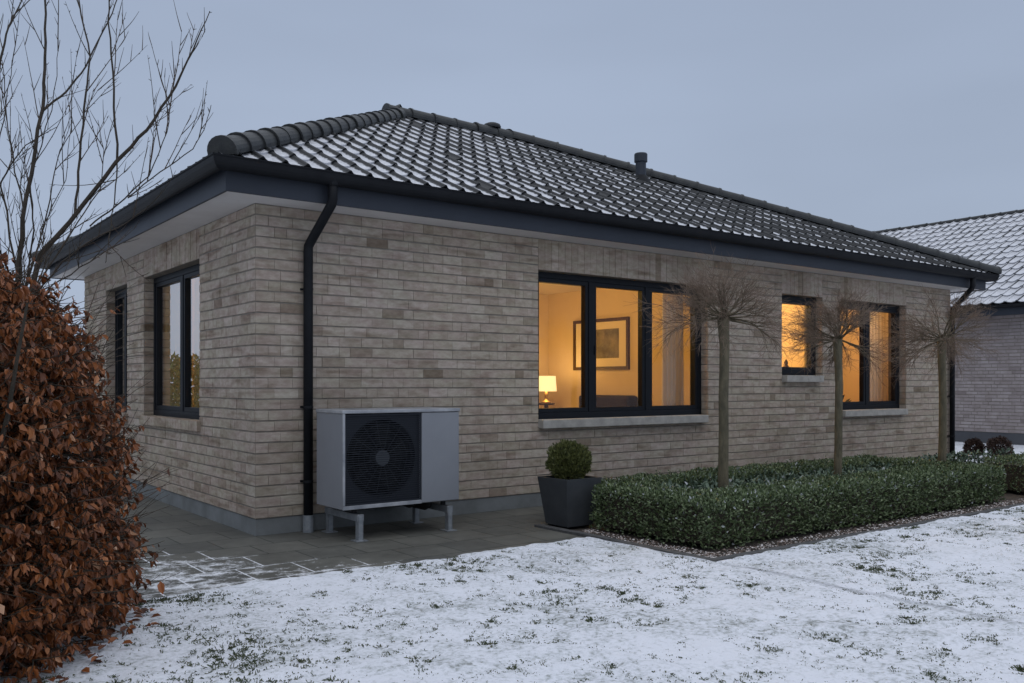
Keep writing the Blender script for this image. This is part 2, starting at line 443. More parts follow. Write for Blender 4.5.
def paving_mat():
    m = bpy.data.materials.new('wet_paving_slabs'); m.use_nodes = True
    n = m.node_tree.nodes; l = m.node_tree.links
    b = n['Principled BSDF']
    tcn = n.new('ShaderNodeTexCoord'); src = tcn.outputs['Object']
    def ma(op, a, b_=None, clamp=False):
        k = n.new('ShaderNodeMath'); k.operation = op; k.use_clamp = clamp
        for i, x in enumerate((a, b_)):
            if x is None: continue
            if isinstance(x, (int, float)): k.inputs[i].default_value = x
            else: l.new(x, k.inputs[i])
        return k.outputs[0]
    def nz(sc, det, ro=.6):
        k = n.new('ShaderNodeTexNoise'); k.inputs['Scale'].default_value = sc; k.inputs['Detail'].default_value = det; k.inputs['Roughness'].default_value = ro
        l.new(src, k.inputs['Vector']); return k.outputs['Fac']
    br = n.new('ShaderNodeTexBrick')
    br.inputs['Scale'].default_value = 1; br.inputs['Brick Width'].default_value = .4; br.inputs['Row Height'].default_value = .4
    br.inputs['Mortar Size'].default_value = .006; br.inputs['Mortar Smooth'].default_value = .2; br.inputs['Bias'].default_value = 0
    br.offset = 0.5
    br.inputs['Color1'].default_value = (.082, .083, .074, 1); br.inputs['Color2'].default_value = (.118, .116, .100, 1); br.inputs['Mortar'].default_value = (.030, .032, .026, 1)
    l.new(src, br.inputs['Vector'])
    big = nz(1.3, 5); mid = nz(9, 5); fine = nz(60, 4, .7)
    v = n.new('ShaderNodeMix'); v.data_type = 'RGBA'; v.blend_type = 'MULTIPLY'; v.inputs[0].default_value = 1
    mr = n.new('ShaderNodeMapRange'); mr.inputs['From Min'].default_value = .3; mr.inputs['From Max'].default_value = .7; mr.inputs['To Min'].default_value = .55; mr.inputs['To Max'].default_value = 1.35
    l.new(ma('ADD', ma('MULTIPLY', big, .65), ma('MULTIPLY', mid, .35)), mr.inputs['Value'])
    l.new(br.outputs['Color'], v.inputs[6]); l.new(mr.outputs[0], v.inputs[7])
    # blown snow: towards the lawn side and the open left, more of it caught in the joints
    s = n.new('ShaderNodeSeparateXYZ'); l.new(src, s.inputs[0])
    edge = ma('ADD', ma('MULTIPLY', ma('SUBTRACT', -0.95, s.outputs['Y']), .75), ma('MULTIPLY', ma('SUBTRACT', -.15, s.outputs['X']), .95))
    edge = ma('MINIMUM', edge, .43)
    k = ma('ADD', edge, ma('MULTIPLY', ma('SUBTRACT', mid, .5), 1.5))
    k = ma('ADD', k, ma('MULTIPLY', ma('SUBTRACT', big, .5), 1.2))
    k = ma('ADD', k, ma('MULTIPLY', ma('SUBTRACT', fine, .5), .9))
    inside = ma('GREATER_THAN', edge, -.25)
    k = ma('ADD', k, ma('MULTIPLY', ma('MULTIPLY', br.outputs['Fac'], .42), inside))
    k = ma('DIVIDE', ma('SUBTRACT', k, .36), .30, True)
    mx = n.new('ShaderNodeMix'); mx.data_type = 'RGBA'
    l.new(k, mx.inputs[0]); l.new(v.outputs[2], mx.inputs[6]); mx.inputs[7].default_value = (.74, .76, .80, 1)
    l.new(mx.outputs[2], b.inputs['Base Color'])
    rr = n.new('ShaderNodeMapRange'); rr.inputs['To Min'].default_value = .5; rr.inputs['To Max'].default_value = .82
    l.new(big, rr.inputs['Value']); l.new(rr.outputs[0], b.inputs['Roughness'])
    bp = n.new('ShaderNodeBump'); bp.inputs['Strength'].default_value = .35; bp.inputs['Distance'].default_value = .006
    h = ma('SUBTRACT', ma('MULTIPLY', fine, .4), br.outputs['Fac'])
    l.new(h, bp.inputs['Height']); l.new(bp.outputs[0], b.inputs['Normal'])
    return m
M['paving'] = paving_mat()

# ------------------------------------------------------------------ the setting: ground, lawn, paving, bed
rng = random.Random(7)
PAVE_Y, BED_X, BED_Y = -1.80, 2.14, -2.95

g = MB(); S = 400
g.add([(-S,-S,-.03),(S,-S,-.03),(S,S,-.03),(-S,S,-.03)], [(0,1,2,3)])
tag(g.build('ground', M['snow']), kind='structure')

def lawn_front(x):                                   # wavering edge of the lawn against paving and bed
    w = noise.noise(V((x*2.3, 1.7, 0))) * .025 + noise.noise(V((x*9, 4.1, 0))) * .012
    t = min(1, max(0, (x - 2.045) / .06))
    return (PAVE_Y + .015) * (1 - t) + (BED_Y - .085) * t + w*(1 if t in (0, 1) else .4)
lw = MB()
xs = sorted({round(-5 + .035*i, 4) for i in range(int(15/.035) + 1)} | {round(-9 + .2*i, 4) for i in range(int(23/.2) + 1)} | {round(2.0 + .01*i, 4) for i in range(14)})
nv = 190
vs = []
for x in xs:
    yf = lawn_front(x)
    for j in range(nv):
        t = (j / (nv - 1)) ** 1.25
        y = yf - t * 6.9
        h = .030 + .011*noise.noise(V((x*1.1, y*1.1, 0))) + .014*noise.noise(V((x*5, y*5, 3))) + .009*noise.noise(V((x*13, y*13, 5))) + .005*noise.noise(V((x*27, y*27, 8)))
        if j == 0: h = -.012
        elif j == 1: h *= .75
        vs.append((x, y, h))
fs = []
for i in range(len(xs) - 1):
    for j in range(nv - 1):
        a = i*nv + j
        fs.append((a, a+1, a+nv+1, a+nv))
lw.add(vs, fs)
tag(lw.build('lawn', M['snow'], smooth=True), kind='structure')

pv = MB()
pv.add([(-3.2, PAVE_Y-.02, 0), (BED_X, PAVE_Y-.02, 0), (BED_X, -1.0, 0), (11.6, -1.0, 0), (11.6, 0.01, 0), (-3.2, 0.01, 0)], [(0,1,2,3,4,5)])
pv.add([(-3.2, 0.01, 0), (0.01, 0.01, 0), (0.01, 8.5, 0), (-3.2, 8.5, 0)], [(0,1,2,3)])
tag(pv.build('paving', M['paving']), kind='structure')

bd = MB()
nx, ny = 110, 42
vs = []; fs = []
for i in range(nx + 1):
    for j in range(ny + 1):
        x = BED_X + (11.2 - BED_X) * i / nx; y = BED_Y + (-1.0 - BED_Y) * j / ny
        vs.append((x, y, -.012 + .012*noise.noise(V((x*6, y*6, 1))) + (.0 if 0 < j < ny else -.01)))
for i in range(nx):
    for j in range(ny):
        a = i*(ny+1) + j
        fs.append((a, a+ny+1, a+ny+2, a+1))
bd.add(vs, fs)
tag(bd.build('garden_bed', M['soil'], smooth=True), kind='structure')

kb = MB()
def kerb_line(p, q, w=.07, n=12):
    p = V(p); q = V(q); d = (q - p); L = d.length; d.normalize(); o = V((-d.y, d.x)) * w
    for i in range(n):
        a = p + d * (L*i/n + .002); b = p + d * (L*(i+1)/n - .002)
        z = .024 + rng.uniform(-.003, .003)
        kb.add([(a.x,a.y,-.06),(b.x,b.y,-.06),(b.x+o.x,b.y+o.y,-.06),(a.x+o.x,a.y+o.y,-.06),(a.x,a.y,z),(b.x,b.y,z),(b.x+o.x,b.y+o.y,z),(a.x+o.x,a.y+o.y,z)],
               [(0,3,2,1),(4,5,6,7),(0,1,5,4),(1,2,6,5),(2,3,7,6),(3,0,4,7)])
kerb_line((BED_X + .07, BED_Y), (BED_X + .07, -1.0), n=4)
kerb_line((BED_X, BED_Y - .075), (11.2, BED_Y - .075), n=18)
tag(kb.build('bed_kerb', M['kerb'], bevel=.004), kind='structure')

# ------------------------------------------------------------------ brickwork
def wall_backing(mb, mapper, u0, u1, z0, z1, holes, depth=.11, thick=.28):
    us = sorted({u0, u1, *[h[0] for h in holes], *[h[1] for h in holes]})
    zs = sorted({z0, z1, *[h[2] for h in holes], *[h[3] for h in holes]})
    def hole(u, z): return any(h[0] < u < h[1] and h[2] < z < h[3] for h in holes)
    for i in range(len(us) - 1):
        for j in range(len(zs) - 1):
            if hole((us[i]+us[i+1])/2, (zs[j]+zs[j+1])/2): continue
            for d in (0, -thick):
                q = [mapper(us[i], zs[j], d), mapper(us[i+1], zs[j], d), mapper(us[i+1], zs[j+1], d), mapper(us[i], zs[j+1], d)]
                mb.add(q, [(0,1,2,3) if d == 0 else (3,2,1,0)])
    for a, b, c, d in holes:
        for (p, q) in (((a,c),(b,c)), ((b,c),(b,d)), ((b,d),(a,d)), ((a,d),(a,c))):
            mb.add([mapper(*p, 0), mapper(*q, 0), mapper(*q, -thick), mapper(*p, -thick)], [(0,1,2,3)])

def brick_box(mb, f, a, b, c, d, r, rg, pro=.006):
    ch = .0025; cu = .0008
    p = pro + rg.uniform(-.0022, .0022)
    tl = rg.uniform(-.0012, .0012)
    j = lambda: rg.uniform(-.0013, .0013)
    a += j(); b += j(); c += j(); d += j()
    if b - a < .012 or d - c < .012: return
    mb.add([f(a,c,-.002), f(b,c,-.002), f(b,d,-.002), f(a,d,-.002), f(a+cu,c+ch,p-tl), f(b-cu,c+ch,p+tl), f(b-cu,d-ch,p+tl), f(a+cu,d-ch,p-tl)],
           [(4,5,6,7),(0,1,5,4),(1,2,6,5),(2,3,7,6),(3,0,4,7)], r)

def brick_tone(rg):
    x = rg.random()
    if x < .014: return rg.uniform(0, .06)
    if x < .07: return rg.uniform(.06, .2)
    return min(1, max(.16, rg.gauss(.52, .17)))

def brick_skin(mb, f, u0, u1, z0, z1, blocked, rg, rows=29, stretcher=.215, joint=.0105, vj=.0009):
    ch = (z1 - z0) / rows
    for i in range(rows):
        a0, a1 = z0 + i*ch, z0 + (i+1)*ch
        u = u0; first = True
        cuts = sorted({x for h in blocked if h[2] < a1 and h[3] > a0 for x in h[:2]})
        streak = rg.gauss(0, .05)
        while u < u1 - .01:
            L = stretcher if rg.random() < .72 else stretcher * .5
            if first: L = stretcher * (.5, 1.0, .75)[i % 3]; first = False
            e = min(u + L, u1)
            for x in cuts:
                if u + .01 < x < e: e = x; break
            if u1 - e < .05: e = u1
            for x in cuts:
                if e < x < e + .05: e = x
            m = (u + e) / 2
            c, d = a0, a1
            for h in blocked:
                if h[0] < m < h[1]:
                    if h[2] <= c < h[3]: c = h[3]
                    if h[2] < d <= h[3]: d = h[2]
            if d - c > .015:
                brick_box(mb, f, u + vj, e - vj, c + joint/2, d - joint/2, min(1, max(0, brick_tone(rg) + streak)), rg)
            u = e

def soldier_band(mb, f, u0, u1, z0, z1, rg, w=.089, joint=.0035):
    n = max(1, round((u1 - u0) / w)); w = (u1 - u0) / n
    for i in range(n):
        brick_box(mb, f, u0 + i*w + joint/2, u0 + (i+1)*w - joint/2, z0 + joint/2, z1 - joint/2, brick_tone(rg), rg)

def reveal_bricks(mb, f, z0, z1, zbase, ch, rg, depth=.10):
    # f(depth, z, proud) on the side of an opening
    i0 = int((z0 - zbase) / ch)
    i = i0
    while zbase + i*ch < z1:
        c = max(z0, zbase + i*ch); d = min(z1, zbase + (i+1)*ch)
        if d - c > .02:
            brick_box(mb, f, .004, depth, c + .0045, d - .0045, brick_tone(rg), rg, pro=.005)
        i += 1

# ------------------------------------------------------------------ the house
L, W, H, ZP = 11.38, 6.40, 2.75, .139
house = thing('brick_house', (L/2, W/2, 0), 'beige brick bungalow with snow dusted dark tile hip roof and warmly lit windows', 'house')
front = lambda u, z, d: V((u, -d, z))
left = lambda u, z, d: V((-d, u, z))
back = lambda u, z, d: V((u, W + d, z))
right = lambda u, z, d: V((L + d, u, z))
HEAD = 2.43
FW = [(2.985, 5.60, .885, HEAD), (7.035, 7.93, 1.365, HEAD), (8.345, 10.06, .885, HEAD)]
LW = [(1.417, 3.36, .90, HEAD+.02), (4.09, 5.13, .90, HEAD+.02)]
CH = (H - ZP) / 29
def make_wall(f, length, holes, seed, u_first=0.0, rows=29, opts=()):
    rg = random.Random(seed)
    mb = MB()
    wall_backing(mb, f, 0, length, ZP, H, holes)
    w = mb.build('wall', M['mortar'], house)
    bk = MB()
    blocked = list(holes)
    for h in holes:
        s0, s1 = h[0], h[1]
        blocked[blocked.index(h)] = (h[0], h[1], h[2], H)
        soldier_band(bk, f, h[0], h[1], h[3], H - .004, rg)
        reveal_bricks(bk, lambda dd, z, p, h=h: f(h[1] - p, z, -dd), h[2], h[3], ZP, CH, rg)
        reveal_bricks(bk, lambda dd, z, p, h=h: f(h[0] + p, z, -dd), h[2], h[3], ZP, CH, rg)
    brick_skin(bk, f, u_first, length, ZP, H - .002, blocked, rg, rows, *opts)
    bk.build('brick_face', M['brick'], w)
    return w
make_wall(front, L, FW, 11)
make_wall(left, W, LW, 12, opts=(.21, .011, .0022))
make_wall(back, L, [], 13)
make_wall(right, W, [], 14)

pl = MB()
i_ = .012
def ring(mb, o0, o1, z0, z1):
    # a rectangular ring round the house between outward offsets o0 (inner) and o1 (outer)
    c = []
    for o, z in ((o1, z0), (o1, z1), (o0, z1), (o0, z0)):
        c += [(-o, -o, z), (L+o, -o, z), (L+o, W+o, z), (-o, W+o, z)]
    fs = []
    for k in range(4):
        k2 = (k + 1) % 4
        for a in range(4):
            a2 = (a + 1) % 4
            fs.append((k*4+a, k*4+a2, k2*4+a2, k2*4+a))
    mb.add(c, fs)
ring(pl, -.28, -.004, -.05, ZP - .002)
pl.build('plinth', M['plinth'], house, bevel=.006)

OV = .36
mb = MB(); ring(mb, -.05, OV - .003, H, H + .03); mb.build('soffit', M['soffit'], house)
mb = MB(); ring(mb, OV - .003, OV + .018, H - .012, H + .19); mb.build('fascia', M['fascia'], house, bevel=.004)

# gutter: half-round trough swept round the eaves
mb = MB()
prof = []
GC, GZ, GR = OV + .095, H + .225, .066
for k in range(13):
    t = math.pi + math.pi * k / 12
    prof.append((GC + GR*math.cos(t), GZ + (GR + .035)*math.sin(t)))
prof += [(GC + GR + .008, GZ + .004), (GC + GR + .006, GZ - .008)]
inner = [(GC + (GR - .006)*math.cos(math.pi + math.pi*k/12), GZ + (GR + .029)*math.sin(math.pi + math.pi*k/12)) for k in range(12, -1, -1)]
prof += inner
vs = []; fs = []
for o, z in prof:
    vs += [(-o, -o, z), (L+o, -o, z), (L+o, W+o, z), (-o, W+o, z)]
n = len(prof)
for k in range(n):
    k2 = (k + 1) % n
    for a in range(4):
        a2 = (a + 1) % 4
        fs.append((k*4+a, k*4+a2, k2*4+a2, k2*4+a))
mb.add(vs, fs)
gut = mb.build('gutter', M['gutter'], house)
for i in range(16):
    x = .4 + i * (L - .8) / 15
    br = MB(); br.box(x - .012, x + .012, -(OV + .165), -(OV + .018), GZ + .002, GZ + .008); br.build('gutter_bracket', M['gutter'], gut)
for i in range(9):
    y = .4 + i * (W - .8) / 8
    br = MB(); br.box(-(OV + .165), -(OV + .018), y - .012, y + .012, GZ + .002, GZ + .008); br.build('gutter_bracket', M['gutter'], gut)

# downpipe near the corner with a swan neck and a grey ground sleeve
def downpipe(x, xt):
    mb = MB()
    g_ = -GC
    pts = [(xt, g_, GZ - .06), (xt, g_, GZ - .21), (xt - .002, g_ + .015, GZ - .25), (x + .012, -.11, GZ - .50), (x, -.07, GZ - .55), (x, -.065, GZ - .60), (x, -.065, .13)]
    mb.tube(pts, .040, 12)
    d = mb.build('downpipe', M['gutter'], house, smooth=True)
    d.data.polygons.foreach_set('use_smooth', [True]*len(d.data.polygons))
    s = MB(); s.tube([(x, -.065, 0), (x, -.065, .145)], .047, 14); s.build('ground_sleeve', M['zinc'], d)
    for z in (2.05, 1.05, .42):
        c = MB(); c.tube([(x, -.065, z), (x, -.065, z + .022)], .0425, 12); c.box(x - .050, x + .050, -.03, -.008, z + .004, z + .02)
        c.build('pipe_clip', M['gutter'], d)
    c = MB(); c.tube([(xt, g_, GZ - .10), (xt, g_, GZ - .04)], [.045, .055], 12); c.build('outlet', M['gutter'], d)
downpipe(.437, .475)
downpipe(L - .06, L - .20)

# roof ---------------------------------------------------------------
EO = .47; ZE = H + .235
YR = 3.2; X1, X2 = 3.2, 5.0
RISE = math.tan(R(26.5)) * (YR + EO)
ZR = ZE + RISE
def tile_profile(u):
    if u < .75: return -.022 * math.sin(math.pi * u / .75)
    return .019 * math.sin(math.pi * (u - .75) / .25)
US = [0, .1, .22, .37, .52, .65, .75, .80, .84, .875, .91, .955]
def tile_field(O, e, run, up, nrows, width, tw, rg, lift=.019):
    # O eave corner, e along the eave, run horizontal inward, up rise: rows of interlocking pantiles
    e = V(e).normalized(); s = V(run) + V((0, 0, up)); SL = s.length; s.normalize()
    nrm = e.cross(s).normalized()
    if nrm.z < 0: nrm = -nrm
    g = SL / nrows
    nc = math.ceil(width / tw)
    mb = MB()
    for i in range(nrows):
        v0, v1 = i*g, (i+1)*g + .035
        for j in range(nc):
            r = rg.random(); dl = rg.uniform(-.002, .003); dv = rg.uniform(-.006, .006)
            us = US + [1.0]
            vs = []; 
            for u in us:
                p = tile_profile(u)
                x = (j + u) * tw
                base = V(O) + e*x
                vs.append(base + s*(v0 + dv) + nrm*(p + lift + dl - .016))
                vs.append(base + s*(v0 + dv) + nrm*(p + lift + dl))
                vs.append(base + s*(v1) + nrm*(p + .002))
            fs = []; uvs = []
            m = len(us)
            for k in range(m - 1):
                a = k*3; b = a + 3
                ua, ub = j + us[k], j + min(us[k+1], .999)
                fs.append((a, b, b+1, a+1)); uvs.append([(ua, i+.30), (ub, i+.30), (ub, i+.31), (ua, i+.31)] if us[k] < .66 else [(j+.9, i+.99)]*4)
                fs.append((a+1, b+1, b+2, a+2)); uvs.append([(ua, i+.002), (ub, i+.002), (ub, i+.999), (ua, i+.999)])
            mb.add(vs, fs, r, uvs)
    return mb
def clip(ob, planes):
    bm = bmesh.new(); bm.from_mesh(ob.data)
    for co, no in planes:
        co = co - origin_of(ob)
        bmesh.ops.bisect_plane(bm, geom=bm.verts[:] + bm.edges[:] + bm.faces[:], plane_co=co, plane_no=no, clear_outer=True)
    bm.to_mesh(ob.data); bm.free()
def hip_plane(a, b, inside):
    a = V(a); b = V(b); d = b - a
    no = V((d.y, -d.x, 0)).normalized()
    if (V(inside) - a).dot(no) > 0: no = -no
    return a, no
def join(name, obs, m, parent):
    bm = bmesh.new()
    for o in obs: bm.from_mesh(o.data)
    me = bpy.data.meshes.new(name); bm.to_mesh(me); bm.free()
    for o in obs:
        d = o.data; bpy.data.objects.remove(o); bpy.data.meshes.remove(d)
    ob = bpy.data.objects.new(name, me); COL.objects.link(ob); me.materials.append(m); ob.parent = parent
    return ob
rg = random.Random(21)
A = (-EO, -EO, ZE); B = (L+EO, -EO, ZE); D = (-EO, W+EO, ZE); F = (L+EO, W+EO, ZE)
P1 = (X1, YR, ZR); P2 = (X2, YR, ZR)
TW = .186
hw = W + 2*EO; hl = L + 2*EO
fields = []
o = tile_field(A, (1,0,0), (0, YR+EO, 0), RISE, 13, hl, TW, rg).build('roof', M['tiles'], house)
clip(o, [hip_plane(A, P1, (X1+1, 0, 0)), hip_plane(B, P2, (X2-1, 0, 0))]); fields.append(o)
o = tile_field(D, (0,-1,0), (X1+EO, 0, 0), RISE, 13, hw, TW, rg).build('roof', M['tiles'], house)
clip(o, [hip_plane(A, P1, (-EO, YR, 0)), hip_plane(D, P1, (-EO, YR, 0))]); fields.append(o)
o = tile_field(F, (-1,0,0), (0, -(W+EO-YR), 0), RISE, 13, hl, TW, rg).build('roof', M['tiles'], house)
clip(o, [hip_plane(D, P1, (X1+1, W, 0)), hip_plane(F, P2, (X2-1, W, 0))]); fields.append(o)
o = tile_field(B, (0,1,0), (-(L+EO-X2), 0, 0), RISE, 20, hw, TW, rg).build('roof', M['tiles'], house)
clip(o, [hip_plane(B, P2, (L, YR, 0)), hip_plane(F, P2, (L, YR, 0))]); fields.append(o)
roof = join('roof', fields, M['tiles'], house)
# boarding under the tiles
dk = MB()
zo = -.035
q = [V(p) + V((0, 0, zo)) for p in (A, B, F, D, P1, P2)]
dk.add(q, [(0,1,5,4),(1,2,5),(2,3,4,5),(3,0,4)])
dk.build('roof_boarding', M['gutter'], roof)

def cap_row(p0, p1, r, nseg, parent, name, end0=True, end1=False, flatten=1.0, seed=1):
    rg = random.Random(seed)
    p0 = V(p0); p1 = V(p1); d = p1 - p0; Lh = d.length; d.normalize()
    side = V((d.y, -d.x, 0)).normalized(); up = side.cross(d).normalized()
    if up.z < 0: up = -up
    mb = MB(); m = 12
    for i in range(nseg):
        a = Lh*i/nseg; b = Lh*(i+1)/nseg + .05
        jr = rg.uniform(-.004, .004); js = rg.uniform(-.005, .005)
        sec = [(a, r*1.09+jr), (a + .028, r*1.09+jr), (a + .034, r*1.01+jr), (b, r*.93+jr)]
        vs = []; fs = []
        for (x, rr) in sec:
            for k in range(m + 1):
                t = -R(12) + (math.pi + R(24)) * k / m
                vs.append(p0 + d*x + side*(rr*math.cos(t) + js) + up*(rr*flatten*math.sin(t)))
        for s_ in range(len(sec) - 1):
            for k in range(m):
                fs.append((s_*(m+1)+k, s_*(m+1)+k+1, (s_+1)*(m+1)+k+1, (s_+1)*(m+1)+k))
        b0 = len(vs)                                   # thickness seen at the lower lip
        for k in range(m + 1):
            t = -R(12) + (math.pi + R(24)) * k / m
            rr = r*1.09 + jr - .018
            vs.append(p0 + d*a + side*(rr*math.cos(t) + js) + up*(rr*flatten*math.sin(t)))
        for k in range(m): fs.append((k, k+1, b0+k+1, b0+k))
        if i == 0 and end0: fs.append(tuple(range(b0, b0+m+1)))
        if i == nseg-1 and end1: fs.append(tuple(range((len(sec)-1)*(m+1), len(sec)*(m+1))))
        mb.add(vs, fs)
    return mb.build(name, M['cap'], parent, smooth=False)
def lerp(a, b, t): return V(a) * (1-t) + V(b) * t
off = V((0, 0, .022))
cap_row(lerp(A, P1, .012) + off - V((0,0,.01)), V(P1) + off - V((0,0,.035)), .114, 19, roof, 'hip_cap', seed=1)
cap_row(lerp(B, P2, -.005) + off, V(P2) + off, .105, 22, roof, 'hip_cap', seed=2)
cap_row(lerp(D, P1, -.01) + off, V(P1) + off, .125, 19, roof, 'hip_cap', seed=3)
cap_row(lerp(F, P2, -.005) + off, V(P2) + off, .105, 22, roof, 'hip_cap', seed=4)
cap_row(V(P1) + V((-.22, 0, .0)), V(P2) + V((.1, 0, .0)), .112, 6, roof, 'ridge_cap', end1=True, seed=5)

# roof vent on the ridge and the vent pipe
mb = MB(); mb.lathe((X2 - .28, YR + .02, ZR + .095), [(.12, 0), (.13, .02), (.115, .055), (.07, .075), (0.001, .08)], 18); mb.build('ridge_vent', M['cap'], roof, smooth=True)
vx, vy = 6.35, 1.87
vz = ZE + math.tan(R(26.5)) * (vy + EO)
mb = MB(); mb.lathe((vx, vy, vz - .1), [(.075, 0), (.075, .36), (.074, .365)], 20); vp = mb.build('vent_pipe', M['fascia'], house, smooth=True)
mb = MB(); mb.lathe((vx, vy, vz + .25), [(.076, 0), (.094, .005), (.094, .11), (.085, .125), (0.001, .128)], 20); mb.build('cap', M['fascia'], vp)
mb = MB(); mb.lathe((vx, vy, vz - .07), [(.16, 0), (.13, .06), (.085, .13)], 20); mb.build('flashing', M['gutter'], vp, smooth=True)

# windows ------------------------------------------------------------
def window(f, h, mulls, sill_ext=-.09, sill_drop=.085, sill_out=.09, brick_sill=False, handle=True):
    a, b, c, d = h
    mb = MB()
    def bx(mb, u0, u1, z0, z1, d0, d1):
        p = [f(u0,z0,d0), f(u1,z0,d0), f(u1,z1,d0), f(u0,z1,d0), f(u0,z0,d1), f(u1,z0,d1), f(u1,z1,d1), f(u0,z1,d1)]
        mb.add(p, [(0,1,2,3),(7,6,5,4),(0,4,5,1),(1,5,6,2),(2,6,7,3),(3,7,4,0)])
    D0, D1 = -.10, -.19
    fw = .055
    bx(mb, a + .002, b - .002, d - .062, d - .002, D0, D1)
    bx(mb, a + .002, b - .002, c + .002, c + .070, D0, D1)
    bx(mb, a + .002, a + fw, c + .070, d - .062, D0, D1)
    bx(mb, b - fw, b - .002, c + .070, d - .062, D0, D1)
    edges = [a + fw] + [x for m in mulls for x in (m - .035, m + .035)] + [b - fw]
    for m in mulls: bx(mb, m - .035, m + .035, c + .070, d - .062, D0, D1)
    w = mb.build('window', M['frame'], house, bevel=.003)
    for k in range(0, len(edges), 2):
        u0, u1 = edges[k], edges[k+1]
        sb = MB(); q = .046; E0, E1 = -.108, -.18
        z0, z1 = c + .070, d - .062
        bx(sb, u0 + .001, u1 - .001, z1 - q, z1 - .001, E0, E1); bx(sb, u0 + .001, u1 - .001, z0 + .001, z0 + q, E0, E1)
        bx(sb, u0 + .001, u0 + q, z0 + q, z1 - q, E0, E1); bx(sb, u1 - q, u1 - .001, z0 + q, z1 - q, E0, E1)
        sb.build('sash', M['frame'], w, bevel=.003)
        pb = MB()
        pb.add([f(u0+q-.005, z0+q-.005, -.14), f(u1-q+.005, z0+q-.005, -.14), f(u1-q+.005, z1-q+.005, -.14), f(u0+q-.005, z1-q+.005, -.14)], [(0,1,2,3)])
        pb.build('pane', M['glass'], w)
    sb = MB()
    if not brick_sill:
        sb_z1, sb_z0 = c + .004, c - sill_drop
        bx(sb, a - .0, b + sill_ext, sb_z0, sb_z1, sill_out, -.10)
        sb.build('sill', M['sill'], w, bevel=.006)
    else:
        rgs = random.Random(5); n = round((b - a + .1) / .085)
        for k in range(n):
            u = a - .05 + k * (b - a + .1) / n
            bx(sb, u + .004, u + (b - a + .1)/n - .004, c - .095, c + .003 + rgs.uniform(-.002,.002), .045, -.10)
        sb.r = [rgs.choice((.1, .14, .3, .5)) for _ in sb.r]
        sb.build('sill', M['brick'], w, bevel=.004)
    if handle:
        hb = MB(); m = mulls[0]
        bx(hb, m + .044, m + .056, (c+d)/2 - .08, (c+d)/2 + .02, -.09, -.10); hb.build('handle', M['frame'], w)
window(front, FW[0], [3.81, 4.68])
window(front, FW[1], [], handle=False)
window(front, FW[2], [9.19])
window(left, LW[0], [2.32], brick_sill=True, handle=False)
window(left, LW[1], [4.61], brick_sill=True, handle=False)

# rooms inside -------------------------------------------------------
FZ, CZ = .15, 2.62
mb = MB(); mb.box(.285, L-.285, .285, W-.285, FZ - .05, FZ); mb.build('room_floor', M['floor'], house)
mb = MB(); mb.box(.285, L-.285, .285, W-.285, CZ, CZ + .05); mb.build('room_ceiling', M['ceil'], house)
def inner_wall(x0, x1, y0, y1):
    mb = MB(); mb.box(x0, x1, y0, y1, FZ + .002, CZ - .002); mb.build('inner_wall', M['plaster'], house)
inner_wall(.285, L - .285, 3.42, 3.52)
inner_wall(5.92, 6.02, .285, 3.418)
inner_wall(7.98, 8.08, .285, 3.418)
inner_wall(2.60, 2.70, .285, 3.418)
inner_wall(2.60, 2.70, 3.522, W - .285)
# plaster lining of the outer walls
def lining(f, length, holes):
    mb = MB()
    g_ = lambda u, z, d: f(u, z, d - .281)
    us = sorted({.29, length-.29, *[h[0] for h in holes], *[h[1] for h in holes]}); zs = sorted({FZ, CZ, *[h[2] for h in holes], *[h[3] for h in holes]})
    for i in range(len(us)-1):
        for j in range(len(zs)-1):
            if any(h[0] < (us[i]+us[i+1])/2 < h[1] and h[2] < (zs[j]+zs[j+1])/2 < h[3] for h in holes): continue
            mb.add([g_(us[i],zs[j],0), g_(us[i+1],zs[j],0), g_(us[i+1],zs[j+1],0), g_(us[i],zs[j+1],0)], [(0,1,2,3)])
    mb.build('wall_lining', M['plaster'], house)
lining(front, L, FW); lining(left, W, LW); lining(back, L, []); lining(right, W, [])

def room_light(x, y, power, label, color=(1.0, .58, .20), z=CZ):
    t = thing('ceiling_light', (x, y, z), label, 'ceiling light', 'flush ceiling lights inside the house')
    mb = MB(); mb.lathe((x, y, z - .07), [(.001, -.01), (.10, 0), (.14, .03), (.15, .055)], 20); mb.build('glass_bowl', M['opal'], t, smooth=True)
    mb = MB(); mb.lathe((x, y, z - .015), [(.155, 0), (.155, .013), (0.001, .014)], 20); mb.build('rim', M['brass'], t)
    ld = bpy.data.lights.new('bulb_light', 'POINT'); ld.energy = power; ld.color = color; ld.shadow_soft_size = .14
    lo = bpy.data.objects.new('bulb_light', ld); COL.objects.link(lo); lo.parent = t; lo.location = (0, 0, -.22)
room_light(4.0, 1.5, 46, 'flush ceiling light in the living room behind the large three part window', (1.0, .57, .125))
room_light(7.0, 1.5, 105, 'flush ceiling light in the small room behind the narrow front window', (1.0, .62, .22))
room_light(9.6, 1.3, 52, 'flush ceiling light in the bedroom behind the two part front window', (1.0, .55, .19))
room_light(1.3, 2.1, 60, 'flush ceiling light in the corner room behind the side window')

